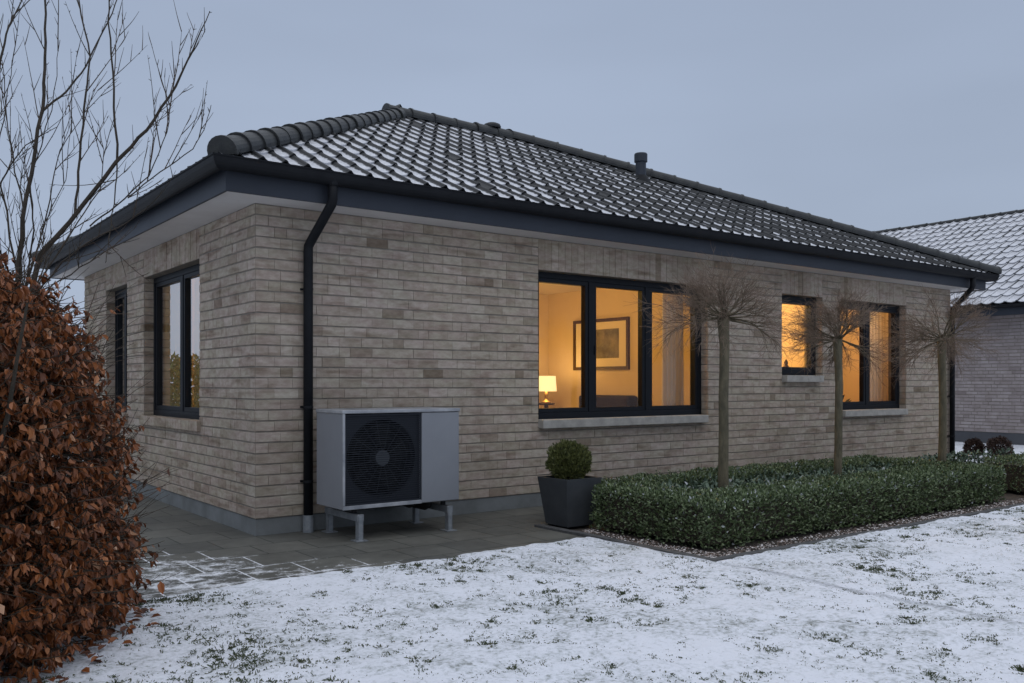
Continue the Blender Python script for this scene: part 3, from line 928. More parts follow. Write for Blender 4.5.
# living room: lamp, side table, picture, sofa, curtain
lx, ly, lt = 5.36, 2.78, .985
t = thing('side_table', (lx, ly, FZ), 'dark wooden side table carrying the lit lamp in the living room', 'side table')
mb = MB(); mb.lathe((lx, ly, lt), [(.001, -.035), (.12, -.03), (.125, -.002), (.12, 0), (.001, 0)], 24); mb.build('table_top', M['wood'], t)
mb = MB(); mb.lathe((lx, ly, FZ), [(.13, 0), (.13, .02), (.03, .05), (.022, .4), (.03, lt-FZ-.035)], 18); mb.build('pedestal', M['wood'], t, smooth=True)
t = thing('table_lamp', (lx, ly, lt), 'lit table lamp with cream drum shade at the left of the large window', 'lamp')
mb = MB(); mb.lathe((lx, ly, lt), [(.001, 0), (.075, 0), (.075, .015), (.03, .03), (.018, .07), (.03, .11), (.018, .15), (.012, .20), (.001, .2)], 18); mb.build('base', M['brass'], t, smooth=True)
mb = MB(); mb.lathe((lx, ly, lt), [(.150, .165), (.135, .385), (.133, .385), (.148, .165)], 26); mb.build('lamp_shade', M['shade'], t, smooth=True)
ld = bpy.data.lights.new('bulb_light', 'POINT'); ld.energy = 9; ld.color = (1.0, .6, .22); ld.shadow_soft_size = .05
lo = bpy.data.objects.new('bulb_light', ld); COL.objects.link(lo); lo.parent = t; lo.location = (0, 0, .41)

py0, py1, pz0, pz1 = 1.65, 2.80, 1.455, 2.18
t = thing('framed_picture', (5.92, (py0+py1)/2, pz0), 'dark framed picture with wide cream mount on the living room wall', 'picture')
mb = MB()
for a in ((py0, py1, pz1-.045, pz1), (py0, py1, pz0, pz0+.045), (py0, py0+.045, pz0+.045, pz1-.045), (py1-.045, py1, pz0+.045, pz1-.045)):
    mb.box(5.885, 5.918, a[0], a[1], a[2], a[3])
mb.build('frame', M['wood'], t)
mb = MB(); mb.box(5.903, 5.916, py0+.045, py1-.045, pz0+.045, pz1-.045); mb.build('mount', M['mount'], t)
mb = MB(); mb.box(5.899, 5.9025, py0+.20, py1-.42, pz0+.165, pz1-.15); mb.build('print', M['print'], t)

t = thing('sofa', (5.45, 2.02, FZ), 'dark brown high backed sofa against the living room wall under the picture', 'sofa')
mb = MB(); mb.box(5.68, 5.90, 1.46, 2.46, FZ+.1, 1.10); mb.build('backrest', M['sofa'], t, bevel=.04)
mb = MB(); mb.box(5.05, 5.68, 1.50, 2.44, FZ+.1, FZ+.42); mb.build('seat', M['sofa'], t, bevel=.04)
for y in (1.30, 2.46):
    mb = MB(); mb.box(5.05, 5.88, y+.002, y+.158 if y < 2 else y+.10, FZ+.02, FZ+.60); mb.build('armrest', M['sofa'], t, bevel=.03)

def curtain(x0, x1, y, label, m, axis='x', z0=FZ+.03, z1=CZ-.06, folds=9, amp=.035, group=None):
    mb = MB(); n = folds*8
    vs = []; fs = []
    for k in range(n+1):
        u = x0 + (x1-x0)*k/n
        w = amp*math.sin(2*math.pi*folds*k/n + .5*math.sin(k*.37)) 
        for z, s_ in ((z0, 1.15), (z0 + (z1-z0)*.5, 1.0), (z1, .75)):
            vs.append((u, y + w*s_, z) if axis == 'x' else (y + w*s_, u, z))
    for k in range(n):
        for j in range(2): fs.append((k*3+j, k*3+3+j, k*3+4+j, k*3+1+j))
    mb.add(vs, fs)
    o_ = ((x0+x1)/2, y, z0) if axis == 'x' else (y, (x0+x1)/2, z0)
    ob = mb.build('curtain', m, origin=o_, smooth=True)
    return tag(ob, label, 'curtain', group)
curtain(5.27, 5.62, .42, 'pale pleated curtain at the right end of the large three part window', M['curtain'], folds=5)
curtain(9.72, 10.75, .42, 'pale pleated curtain in the right half of the two part front window', M['curtain'], folds=12)
curtain(2.72, 3.38, .215, 'olive curtain at the left pane of the larger side window', M['curtain_olive'], 'y', folds=8, amp=.018)
curtain(1.95, 2.24, .215, 'olive curtain at the right pane of the larger side window', M['curtain_olive'], 'y', folds=5, amp=.018)
curtain(4.62, 5.12, .215, 'olive curtain behind the narrow side window partly hidden by twigs', M['curtain_olive'], 'y', folds=5, amp=.018)

# small things on the inner sills
t = thing('oil_lamp', (7.30, .25, 1.37), 'small dark ornament on the sill of the narrow front window', 'ornament')
mb = MB(); mb.lathe((7.46, .24, 1.452), [(.001, 0), (.04, 0), (.045, .03), (.02, .06), (.03, .09), (.012, .13), (.001, .135)], 14); mb.build('vase', M['wood'], t, smooth=True)
t.location = (7.46, .24, 1.452); t.name = 'vase_ornament'
for c in t.children: c.location = V((7.30, .25, 1.37)) - t.location
mb = MB(); mb.box(7.04, 7.92, .19, .42, 1.37, 1.45); mb.build('window_board', M['ceil'], house)
px, py_, pz = 8.98, .50, FZ
t = thing('house_plant', (px, py_, pz), 'dark house plant at the left of the two part front window', 'house plant')
mb = MB(); mb.lathe((px, py_, pz), [(.001, 0), (.14, 0), (.18, .34), (.16, .34), (.15, .30), (.001, .30)], 18); mb.build('pot', M['ceramic'], t, smooth=True)
mb = MB(); rgp = random.Random(4)
for k in range(46):
    a = rgp.uniform(0, 6.28); el = rgp.uniform(.5, 1.4)
    d = V((math.cos(a)*math.cos(el), math.sin(a)*math.cos(el), math.sin(el)))
    p = V((px, py_, pz + .32)); q_ = p + d*rgp.uniform(.25, .55)
    mb.tube([p, p.lerp(q_, .5) + V((0,0,.04)), q_], .005, 4)
    mb.leaf(q_, (d + V((0,0,-.6))), V((0,0,1)), .15, .07, .2)
mb.build('foliage', M['leaf_in'], t)

# ------------------------------------------------------------------ neighbour's house
NX, NY0, NY1, NZ = 17.1, -7.0, 11.5, 2.72
nb = thing('neighbour_house', (NX + 5.6, 2, 0), 'neighbouring brick house with fully snow covered tile roof at the right edge', 'house')
rg = random.Random(31)
nw = 11.2
mb = MB(); mb.box(NX, NX + nw, NY0, NY1, .21, NZ); w = mb.build('wall', M['mortar'], nb)
bk = MB()
brick_skin(bk, lambda u, z, d: V((NX - d, u, z)), NY0, NY1, .21, NZ, [], rg, 34, .24, .013, .004)
brick_skin(bk, lambda u, z, d: V((u, NY0 - d, z)), NX, NX+nw, .21, NZ, [], rg, 30)
bk.build('brick_face', M['brick_far'], w)
mb = MB(); mb.box(NX+.005, NX+nw-.005, NY0+.005, NY1-.005, -.05, .208); mb.build('plinth', M['plinth_dark'], nb)
t26 = math.tan(R(26)); NE = .45
nze = NZ + .22; half = nw/2 + NE; nrise = half*t26
mb = MB(); mb.box(NX-NE+.04, NX-NE+.065, NY0-.3, NY1+.3, NZ-.03, NZ+.2); mb.build('fascia', M['fascia'], nb)
mb = MB(); mb.box(NX-NE+.065, NX+nw+NE-.065, NY0-.3, NY1+.3, NZ, NZ+.03); mb.build('soffit', M['fascia'], nb)
for (yy) in (NY0, NY1):
    mb = MB(); mb.add([(NX, yy, NZ+.03), (NX+nw, yy, NZ+.03), (NX+nw/2, yy, NZ+.03+nw/2*t26)], [(0,1,2)]); mb.build('gable', M['brick_far'], nb)
mb = MB()
pr = [(NX-NE-.02 + .06*math.cos(math.pi+math.pi*k/10), NZ+.19+.07*math.sin(math.pi+math.pi*k/10)) for k in range(11)]
vs = [(x, y, z) for x, z in pr for y in (NY0-.3, NY1+.3)]
mb.add(vs, [(2*k, 2*k+1, 2*k+3, 2*k+2) for k in range(10)])
ob = mb.build('gutter', M['gutter'], nb); so = ob.modifiers.new('t', 'SOLIDIFY'); so.thickness = .006
fl = []
o = tile_field((NX-NE-.03, NY1+.3, nze), (0,-1,0), (half+.03, 0, 0), nrise, 16, NY1-NY0+.6, .24, rg, lift=.03).build('roof', M['tiles_far'], nb); fl.append(o)
o = tile_field((NX+nw+NE+.03, NY0-.3, nze), (0,1,0), (-half-.03, 0, 0), nrise, 16, NY1-NY0+.6, .24, rg, lift=.03).build('roof', M['tiles_far'], nb); fl.append(o)
nroof = join('roof', fl, M['tiles_far'], nb)
cap_row((NX+nw/2, NY0-.32, nze+nrise+.0), (NX+nw/2, NY1+.32, nze+nrise-.03), .085, 46, nroof, 'ridge_cap', end1=True, seed=9)

# ------------------------------------------------------------------ heat pump
hx0, hx1, hy0, hy1, hz0, hz1 = .43, 1.53, -.730, -.245, .258, 1.05
hp = thing('heat_pump', ((hx0+hx1)/2, (hy0+hy1)/2, 0), 'grey outdoor heat pump unit with large fan grille standing on steel feet by the wall', 'heat pump')
gx0, gx1, gz0, gz1 = hx0+.022, 1.150, .290, 1.012
mb = MB()
mb.box(hx0, hx0+.018, hy0, hy1, hz0, hz1-.03)            # side, back, bottom, divider
mb.box(hx1-.018, hx1, hy0+.001, hy1, hz0, hz1-.03)
mb.box(hx0+.018, hx1-.018, hy1-.018, hy1, hz0, hz1-.03)
mb.box(hx0+.018, hx1-.018, hy0+.004, hy1-.018, hz0, hz0+.028)
mb.box(gx1, gx1+.012, hy0+.03, hy1-.018, hz0+.028, hz1-.03)
casing = mb.build('casing', M['case'], hp, bevel=.004)
mb = MB(); mb.box(gx1+.004, hx1-.004, hy0-.004, hy0+.012, hz0+.004, hz1-.034); mb.build('service_panel', M['case'], hp, bevel=.004)
mb = MB(); mb.box(hx0-.006, hx1+.006, hy0-.010, hy1+.006, hz1-.030, hz1); mb.build('lid', M['case_lid'], hp, bevel=.006)
mb = MB(); mb.box(hx0-.001, gx1+.003, hy0-.007, hy0+.010, hz0-.001, gz0-.002); mb.box(hx0-.001, gx0-.003, hy0-.007, hy0+.010, gz0-.002, hz1-.031); mb.build('front_trim', M['case_lid'], hp, bevel=.003)
fx, fz, fr = .795, .655, .315
# shroud plate with a round opening
mb = MB(); n = 48; yy = hy0 + .035
vs = []; fs = []
for k in range(n):
    t_ = 2*math.pi*k/n
    c_, s_ = math.cos(t_), math.sin(t_)
    q_ = min((gx1 - fx if c_ > 0 else fx - gx0)/max(abs(c_), 1e-6), (gz1 - fz if s_ > 0 else fz - gz0)/max(abs(s_), 1e-6))
    vs += [(fx + fr*c_, yy, fz + fr*s_), (fx + q_*c_, yy, fz + q_*s_), (fx + fr*.96*c_, yy + .12, fz + fr*.96*s_)]
for k in range(n):
    a = 3*k; b = 3*((k+1) % n)
    fs += [(a, a+1, b+1, b), (a, b, b+2, a+2)]
mb.add(vs, fs)
mb.build('fan_shroud', M['grille'], hp)
mb = MB(); mb.box(gx0+.01, gx1-.01, hy0+.20, hy0+.21, gz0, gz1); mb.build('coil_back', M['black'], hp)
fan = MB()
for k in range(5):
    a0 = 2*math.pi*k/5
    vs = []; fs = []
    for i in range(7):
        r_ = .06 + (fr - .075)*i/6
        sw = a0 + .35*(i/6)**1.2; wd = .55 - .10*i/6
        for j in range(5):
            t_ = sw + wd*(j/4 - .5)*1.5
            vs.append((fx + r_*math.cos(t_), hy0 + .10 + .045*(j/4 - .5) , fz + r_*math.sin(t_)))
    for i in range(6):
        for j in range(4): fs.append((i*5+j, i*5+j+1, i*5+j+6, i*5+j+5))
    fan.add(vs, fs)
fo = fan.build('fan', M['black'], hp, smooth=True); so = fo.modifiers.new('t', 'SOLIDIFY'); so.thickness = .004
mb = MB(); mb.tube([(fx, hy0+.016, fz), (fx, hy0+.11, fz)], [.066, .072], 28); mb.build('hub', M['hub'], fo, bevel=.004)
mb = MB()                                                # guard: fine slats over the square, spokes and rings over the fan
ns = 40
for k in range(ns):
    z = gz0 + (gz1-gz0)*(k+.5)/ns
    mb.box(gx0, gx1, hy0+.004, hy0+.009, z-.0027, z+.0027)
for k in range(4):
    x = gx0 + (gx1-gx0)*k/3
    x = min(max(x, gx0+.004), gx1-.004)
    if k in (0, 3): mb.box(x-.004, x+.004, hy0+.002, hy0+.012, gz0, gz1)
mb.box(gx0, gx1, hy0+.002, hy0+.012, gz1-.006, gz1); mb.box(gx0, gx1, hy0+.002, hy0+.012, gz0, gz0+.006)
grille = mb.build('grille', M['grille'], hp)
mb = MB()
for k in range(16):
    t_ = 2*math.pi*(k+.5)/16
    mb.tube([(fx + .07*math.cos(t_), hy0+.013, fz + .07*math.sin(t_)), (fx + (fr+.005)*math.cos(t_), hy0+.013, fz + (fr+.005)*math.sin(t_))], .0032, 5)
for r_ in (.12, .17, .22, .27, fr):
    mb.tube([(fx + r_*math.cos(2*math.pi*k/40), hy0+.013, fz + r_*math.sin(2*math.pi*k/40)) for k in range(41)], .0022, 5, caps=False)
mb.build('fan_guard', M['guard'], grille)
for sx in (.585, 1.435):
    mb = MB()
    mb.box(sx-.028, sx+.028, -.735, -.13, .205, .212); mb.box(sx-.028, sx-.023, -.735, -.13, .158, .205); mb.box(sx+.023, sx+.028, -.735, -.13, .158, .205)
    fr_ = mb.build('foot_frame', M['zinc'], hp, bevel=.0015)
    for y in (-.712, -.165):
        lb = MB(); lb.box(sx-.024+.004, sx+.024-.004, y-.024, y-.019, .008, .204); lb.box(sx-.0225, sx-.018, y-.024, y+.024, .008, .204); lb.box(sx+.018, sx+.0225, y-.024, y+.024, .008, .204)
        lb.box(sx-.05, sx+.05, y-.055, y+.055, .001, .008)
        lb.build('leg', M['zinc'], fr_)
    for y in (-.62, -.36):
        rb = MB(); rb.tube([(sx, y, .212), (sx, y, .258)], [.024, .020], 14); rb.build('rubber_buffer', M['rubber'], hp)
mb = MB(); mb.tube([(1.36, -.50, .262), (1.36, -.50, .205), (1.35, -.46, .185), (1.33, -.2, .19), (1.33, .02, .23)], .032, 10); mb.build('insulated_pipe', M['rubber'], hp, smooth=True)
mb = MB(); mb.tube([(1.23, -.45, .262), (1.23, -.45, .21), (1.23, -.40, .20), (1.24, -.2, .21), (1.24, .02, .25)], .026, 10); mb.build('insulated_pipe', M['rubber'], hp, smooth=True)
mb = MB(); mb.box(.66, 1.02, -.62, -.36, .235, .2575); mb.build('drip_tray', M['rubber'], hp, bevel=.004)

# ------------------------------------------------------------------ planter with clipped shrub
pc = (2.452, -1.115)
t = thing('planter', (pc[0], pc[1], 0), 'dark grey square tapered planter at the corner of the hedge', 'planter')
def frustum(mb, c, s0, s1, z0, z1, flip=False):
    vs = [(c[0]+a*s, c[1]+b*s, z) for s, z in ((s0, z0), (s1, z1)) for a, b in ((-1,-1),(1,-1),(1,1),(-1,1))]
    fs = [(0,1,5,4),(1,2,6,5),(2,3,7,6),(3,0,4,7)]
    if flip: fs = [tuple(reversed(f)) for f in fs]
    mb.add(vs, fs)
mb = MB()
frustum(mb, pc, .150, .203, .012, .43); frustum(mb, pc, .130, .182, .10, .43, True)
b0 = [(pc[0]+a*s, pc[1]+b*s, .43) for s in (.203, .182) for a, b in ((-1,-1),(1,-1),(1,1),(-1,1))]
mb.add(b0, [(0,1,5,4),(1,2,6,5),(2,3,7,6),(3,0,4,7)])
mb.add([(pc[0]+a*.150, pc[1]+b*.150, .012) for a, b in ((-1,-1),(1,-1),(1,1),(-1,1))], [(3,2,1,0)])
bm_ = mb.build('body', M['pot'], t)
mb = MB(); mb.box(pc[0]-.135, pc[0]+.135, pc[1]-.135, pc[1]+.135, 0, .013); mb.build('foot', M['black'], t)
mb = MB(); mb.add([(pc[0]+a*.178, pc[1]+b*.178, .405) for a, b in ((-1,-1),(1,-1),(1,1),(-1,1))], [(0,1,2,3)]); mb.build('potting_soil', M['soil'], t)

def rand_dir(rg):
    while True:
        v = V((rg.uniform(-1,1), rg.uniform(-1,1), rg.uniform(-1,1)))
        if .05 < v.length < 1: return v.normalized()

t = thing('clipped_shrub', (pc[0], pc[1], .415), 'round clipped evergreen shrub growing in the dark square planter', 'shrub')
rgb = random.Random(51)
mb = MB(); st = MB()
bc = V((pc[0], pc[1], .555))
for k in range(150):
    d = rand_dir(rgb); d.z = abs(d.z)*.9 - .25; d.normalize()
    q_ = bc + V((d.x*.19, d.y*.19, d.z*.165))*rgb.uniform(.8, 1.02)
    st.tube([V((pc[0], pc[1], .42)) + d*.02, (bc*.6 + q_*.4) + rand_dir(rgb)*.015, q_], [.006, .004, .002], 4)
for k in range(11500):
    d = rand_dir(rgb)
    if d.z < -.85: continue
    rr = (1 - .38*rgb.random()**1.7) * (1.0 + .22*noise.noise(d*2.6) + .20*noise.noise(d*7))
    p = bc + V((d.x*.184*rr, d.y*.184*rr, d.z*.172*rr))
    dd = (d*.7 + V((0,0,.8)) + rand_dir(rgb)*.55)
    mb.leaf(p, dd, rand_dir(rgb), rgb.uniform(.018, .032), rgb.uniform(.007, .012), .2, rgb.random())
st.build('stem', M['twig_dark'], t); mb.build('foliage', M['ball'], t)

# ------------------------------------------------------------------ hedges and ground cover
def hedge(x0, x1, y0, y1, h, label, seed, dens=5200, parts=None, group=None):
    # parts: list of rectangles that make up the clipped plan
    rg = random.Random(seed)
    t = thing('box_hedge', ((x0+x1)/2, (y0+y1)/2, 0), label, 'hedge', group)
    parts = parts or [(x0, x1, y0, y1)]
    core = MB(); fo = MB(); stm = MB()
    def inside(x, y): return any(a < x < b and c < y < d for a, b, c, d in parts)
    for (a, b, c, d) in parts:
        k = .055
        nx_ = max(2, int((b-a)/.12)); 
        core.box(a+k, b-k, c+k, d-k, .03, h-k)  # solid dark box added to stand in for the hedge's shaded inside
        n = int(((b-a)*2*h + (d-c)*2*h + (b-a)*(d-c)) * dens)
        per = [(b-a)*h, (b-a)*h, (d-c)*h, (d-c)*h, (b-a)*(d-c)*1.1]
        for _ in range(n):
            s_ = rg.choices(range(5), per)[0]
            dep = .075 * rg.random()**1.4
            if s_ < 2: p = V((rg.uniform(a,b), c + dep if s_ == 0 else d - dep, rg.uniform(.0, h))); nm = V((0, -1 if s_ == 0 else 1, 0))
            elif s_ < 4: p = V((a + dep if s_ == 2 else b - dep, rg.uniform(c,d), rg.uniform(.0, h))); nm = V((-1 if s_ == 2 else 1, 0, 0))
            else: p = V((rg.uniform(a,b), rg.uniform(c,d), h - dep)); nm = V((0,0,1))
            if not s_ == 4:
                q_ = p + nm*.12
                if inside(q_.x, q_.y): continue
                if p.z < .05 and rg.random() < .5: continue
            w = noise.noise(p*3.2)*.045 + noise.noise(p*9)*.022
            # soften the clipped edges
            ez = max(0, p.z - (h-.07)) 
            p = p + nm*(w - (ez*.35 if s_ < 4 else 0))
            if s_ == 4:
                ed = min(p.x-a, b-p.x, p.y-c, d-p.y)
                if ed < .06: p.z -= (.06-ed)*.35
            dd = nm*.8 + V((0,0,.55)) + rand_dir(rg)*.9
            snow = 1.0 if (nm.z > .5 or p.z > h*.75) else .35
            r = rg.random()*.92
            if rg.random() < .04*snow: r = rg.uniform(.95, 1)
            fo.leaf(p, dd, rand_dir(rg) + V((0,0,.8)), rg.uniform(.019, .036), rg.uniform(.010, .018), .22, r)
        # shoots that stand a little proud of the clipping
        for _ in range(int((b-a)*(d-c)*70 + (b-a)*25)):
            p = V((rg.uniform(a+.02,b-.02), rg.uniform(c+.02,d-.02), h-.03))
            q_ = p + V((rg.uniform(-.02,.02), rg.uniform(-.02,.02), rg.uniform(.03,.075)))
            stm.tube([p, q_], [.002, .0012], 3)
            for m_ in range(7):
                fo.leaf(p.lerp(q_, m_/6), rand_dir(rg) + V((0,0,.7)), rand_dir(rg), .024, .012, .2, rg.random()*.92)
        for _ in range(int((b-a)*16 + (d-c)*8)):
            x = rg.uniform(a+.08, b-.08); y = rg.uniform(c+.08, d-.08)
            stm.tube([(x, y, -.02), (x + rg.uniform(-.04,.04), y + rg.uniform(-.04,.04), .2)], [.009, .006], 5)
    core.build('shade_core', M['twig_dark'], t); tag(stm.build('stems', M['twig_dark'], t), kind='stuff'); tag(fo.build('foliage', M['box'], t), kind='stuff')
    return t
HX0, HX1, HY0, HY1, HH = 2.47, 7.25, -2.69, -1.08, .375
hedge(HX0, HX1, HY0, HY1, HH, 'long low clipped hedge with frosted leaves framing the bed of three small trees', 61, dens=6800,
      parts=[(HX0, HX1, HY0, HY0+.50), (HX0, HX0+.46, HY0+.45, -1.40), (HX1-.46, HX1, HY0+.45, HY1-.4), (HX0+.30, HX1, HY1-.42, HY1)])
hedge(7.98, 10.6, -2.72, -2.1, .38, 'second piece of low clipped hedge beyond the gap at the right edge', 62, dens=2600)
gc = MB(); rgc = random.Random(63)
for _ in range(13000):
    x = rgc.uniform(HX0+.40, HX1+2.6); y = rgc.uniform(HY0+.42, -1.12)
    if x > HX1 - .2 and y < -1.5: continue
    z = .325 + .05*noise.noise(V((x*2.6, y*2.6, 2))) + .06*noise.noise(V((x*7, y*7, 4))) - .20*rgc.random()**2
    if y > -1.25: z -= (y + 1.25)*.5
    gc.leaf(V((x, y, z)), rand_dir(rgc) + V((0,0,.35)), V((0,0,1)) + rand_dir(rgc)*.6, rgc.uniform(.04, .065), rgc.uniform(.018, .030), .15, rgc.random()*.92 if rgc.random() > .02 else rgc.uniform(.94, 1))
for _ in range(900):
    x = rgc.uniform(HX0+.4, HX1+2.5); y = rgc.uniform(HY0+.45, -1.08)
    gc.tube([(x, y, -.02), (x + rgc.uniform(-.03,.03), y + rgc.uniform(-.03,.03), .27)], .003, 3, rnd=.1)
tag(gc.build('ground_cover', M['cover'], origin=(5, -1.7, 0)), 'low evergreen ground cover filling the bed between hedge and brick wall', 'ground cover', kind='stuff')

# litter and gravel along the bed edge
lt_ = MB(); rgl = random.Random(64)
for _ in range(4200):
    if rgl.random() < .75: x = rgl.uniform(BED_X+.1, 9.5); y = BED_Y + rgl.uniform(.02, .24)
    else: x = BED_X + rgl.uniform(.09, .32); y = rgl.uniform(BED_Y, -1.4)
    s_ = rgl.uniform(.005, .013)
    a = rgl.uniform(0, 6.28); z = -.004 + .012*noise.noise(V((x*6, y*6, 1)))
    vs = [(x + s_*math.cos(a + k*1.2566)*rgl.uniform(.6,1.1), y + s_*math.sin(a + k*1.2566)*rgl.uniform(.6,1.1), z + rgl.uniform(-.002,.006)) for k in range(5)] + [(x, y, z + s_*rgl.uniform(.3,.7))]
    lt_.add(vs, [(k, (k+1) % 5, 5) for k in range(5)], rgl.random())
tag(lt_.build('bed_litter', M['pebble'], origin=(5, -2.8, 0)), 'pale litter and gravel strewn on the soil along the hedge', 'gravel', kind='stuff')

# ------------------------------------------------------------------ grass through the snow
gr = MB(); rgg = random.Random(65)
def tuft(x, y, n, sz):
    for _ in range(n):
        a = rgg.uniform(0, 6.28); le = (.012 + sz*.7)*rgg.uniform(.6, 1.4); lean = rgg.uniform(.3, 1.15)
        bx_, by_ = x + rgg.gauss(0, sz*.5), y + rgg.gauss(0, sz*.5)
        d = V((math.cos(a)*math.sin(lean), math.sin(a)*math.sin(lean), math.cos(lean)))
        w = V((-math.sin(a), math.cos(a), 0)) * .0018
        p = V((bx_, by_, .022)); m_ = p + d*le*.6; q_ = m_ + (d + V((0,0,-.9)))*le*.35
        gr.add([p - w, p + w, m_ + w*.8, q_, m_ - w*.8], [(0,1,2,3,4)], rgg.random())
cnt = 0
while cnt < 36000:
    x = rgg.uniform(-4.2, 8.5); y = rgg.uniform(-6.9, -1.85)
    if y > lawn_front(x) - .02: continue
    v = noise.noise(V((x*1.1, y*1.1, 7))) * .40 + noise.noise(V((x*4.5, y*4.5, 9))) * .70 + rgg.uniform(-.45, .45)
    if v < .10: continue
    cnt += 1
    k = rgg.random()
    if k < .972: tuft(x, y, rgg.randint(2, 6), rgg.uniform(.006, .014))
    elif k < .997: tuft(x, y, rgg.randint(12, 24), rgg.uniform(.014, .024))
    else: tuft(x, y, rgg.randint(26, 45), rgg.uniform(.022, .030))
for _ in range(420):                                     # longer grass along the hedge foot and the paving edge
    x = rgg.uniform(-2.3, -.9); y = -1.86 - abs(rgg.gauss(0, .10))
    tuft(x, y, 5, .018)
for _ in range(170):
    a = rgg.uniform(-1.2, 1.2); r_ = rgg.gauss(1.0, .07)
    x = -2.26 + r_*math.cos(a)*.95; y = -3.1 + r_*math.sin(a)*.95
    tuft(x, y, 6, .024)
tag(gr.build('grass', M['grass'], origin=(2, -4, 0)), 'dark green grass tips poking through the thin snow', 'grass', kind='stuff')

# ------------------------------------------------------------------ three globe-headed trees
def limb(mb, p, d, Ln, r0, r1, rg, n=4, wob=.18, pull=V((0,0,0)), sides=4, rnd=.5):
    pts = [V(p)]; d = d.normalized()
    for k in range(n):
        d = (d + rand_dir(rg)*wob + pull).normalized()
        pts.append(pts[-1] + d*(Ln/n))
    mb.tube(pts, [r0 + (r1-r0)*k/n for k in range(n+1)], sides, caps=False, rnd=rnd)
    return pts, d
def globe_tree(x, y, zn, r0, rx, label, seed):
    rg = random.Random(seed)
    t = thing('globe_tree', (x, y, 0), label, 'tree', 'grafted trees in the hedge bed')
    tr = MB()
    pts = [(x + .012*math.sin(k*1.7 + seed), y + .010*math.cos(k*1.3 + seed), -.05 + (zn + .05)*k/8) for k in range(9)]
    rad = [r0*1.18, r0*1.04, r0, r0*.97, r0*.95, r0*.94, r0*.93, r0*.96, r0*1.15]
    pts.append((x, y, zn + .045)); rad.append(r0*.9)
    tr.tube(pts, rad, 14)
    tr.build('trunk', M['bark'], t, smooth=True)
    cr = MB()
    N = V((x, y, zn + .02))
    for i in range(9):                                     # knobbly pollard head
        d = rand_dir(rg); d.z = abs(d.z)*.8
        limb(cr, N - d*.01, d, r0*rg.uniform(1.1, 1.7), r0*.55, r0*.35, rg, 2, .2, sides=6, rnd=.05)
    for i in range(29):
        a = 2*math.pi*(i*.618) + rg.uniform(-.25, .25); el = math.asin(rg.uniform(-.42, .97))
        d = V((math.cos(a)*math.cos(el), math.sin(a)*math.cos(el), math.sin(el)))
        sc = rx * (1.05 - .20*max(0, math.sin(el))) * rg.uniform(.85, 1.08)
        droop = V((0, 0, -.012 if el < .3 else .015))
        p1, d1 = limb(cr, N + d*.02, d, sc*rg.uniform(.26, .44), .0105, .0050, rg, 4, .20, V((0,0,.03)), 5, .1)
        for j in range(4):
            q_ = p1[(-1, -1, -2, -3)[j]]
            dd = (d1*.8 + rand_dir(rg)*.6 + d*.4)
            p2, d2 = limb(cr, q_, dd, sc*rg.uniform(.24, .42), .0040, .0022, rg, 4, .18, droop*.6, 4, .3)
            for k in range(5):
                q2 = p2[rg.choice((1, 2, 3, 4))]
                d3 = (d2 + rand_dir(rg)*.62)
                p3, d3 = limb(cr, q2, d3, sc*rg.uniform(.16, .36), .0021, .0012, rg, 3, .18, droop, 3, rg.uniform(.4, .8))
                for m_ in range(5):
                    limb(cr, p3[rg.choice((1, 2, 3))], d3 + rand_dir(rg)*.8, sc*rg.uniform(.08, .24), .0012, .0008, rg, 2, .18, droop, 3, rg.uniform(.6, 1))
    cr.build('crown', M['twig'], t)
globe_tree(3.60, -1.90, 1.835, .047, .66, 'bare globe headed tree nearest the camera in front of the large window', 71)
globe_tree(5.38, -1.90, 1.69, .041, .64, 'bare globe headed tree between the narrow window and the two part window', 72)
globe_tree(7.46, -1.90, 1.75, .045, .68, 'bare globe headed tree at the right hand corner of the house', 73)

# ------------------------------------------------------------------ small shrubs beyond
def round_bush(x, y, r, m, label, seed, name='barberry_bush', n=1500, h=1.0, group=None):
    rg = random.Random(seed)
    t = thing(name, (x, y, 0), label, 'bush', group)
    st = MB(); fo = MB()
    for k in range(40):
        d = rand_dir(rg); d.z = abs(d.z) + .4; d.normalize()
        st.tube([(x, y, -.02), V((x, y, r*.3)) + d*r*.5, V((x, y, r*.5)) + d*r*.9*h], [.008, .005, .003], 4)
    for k in range(n):
        d = rand_dir(rg); rr = r*(1 - .45*rg.random()**1.5)*(1 + .18*noise.noise(d*2.5 + V((seed, 0, 0))))
        p = V((x, y, r*.85)) + V((d.x*rr, d.y*rr, d.z*rr*h))
        if p.z < .04: continue
        fo.leaf(p, d + rand_dir(rg)*.8, rand_dir(rg), rg.uniform(.03, .055), rg.uniform(.016, .028), .2, rg.random())
    st.build('stems', M['twig_dark'], t); fo.build('foliage', M['' + m], t)
round_bush(12.99, .40, .155, 'red_leaf', 'smaller round dark red bush standing in the snow before the neighbouring house', 81, group='red bushes by the neighbouring house')
round_bush(12.95, -.05, .19, 'red_leaf', 'larger round dark red bush standing in the snow before the neighbouring house', 82, group='red bushes by the neighbouring house')
round_bush(11.6, -.75, .12, 'cover', 'small loose green plant in the snow right of the red bushes', 83, 'green_plant', 160, 1.3)

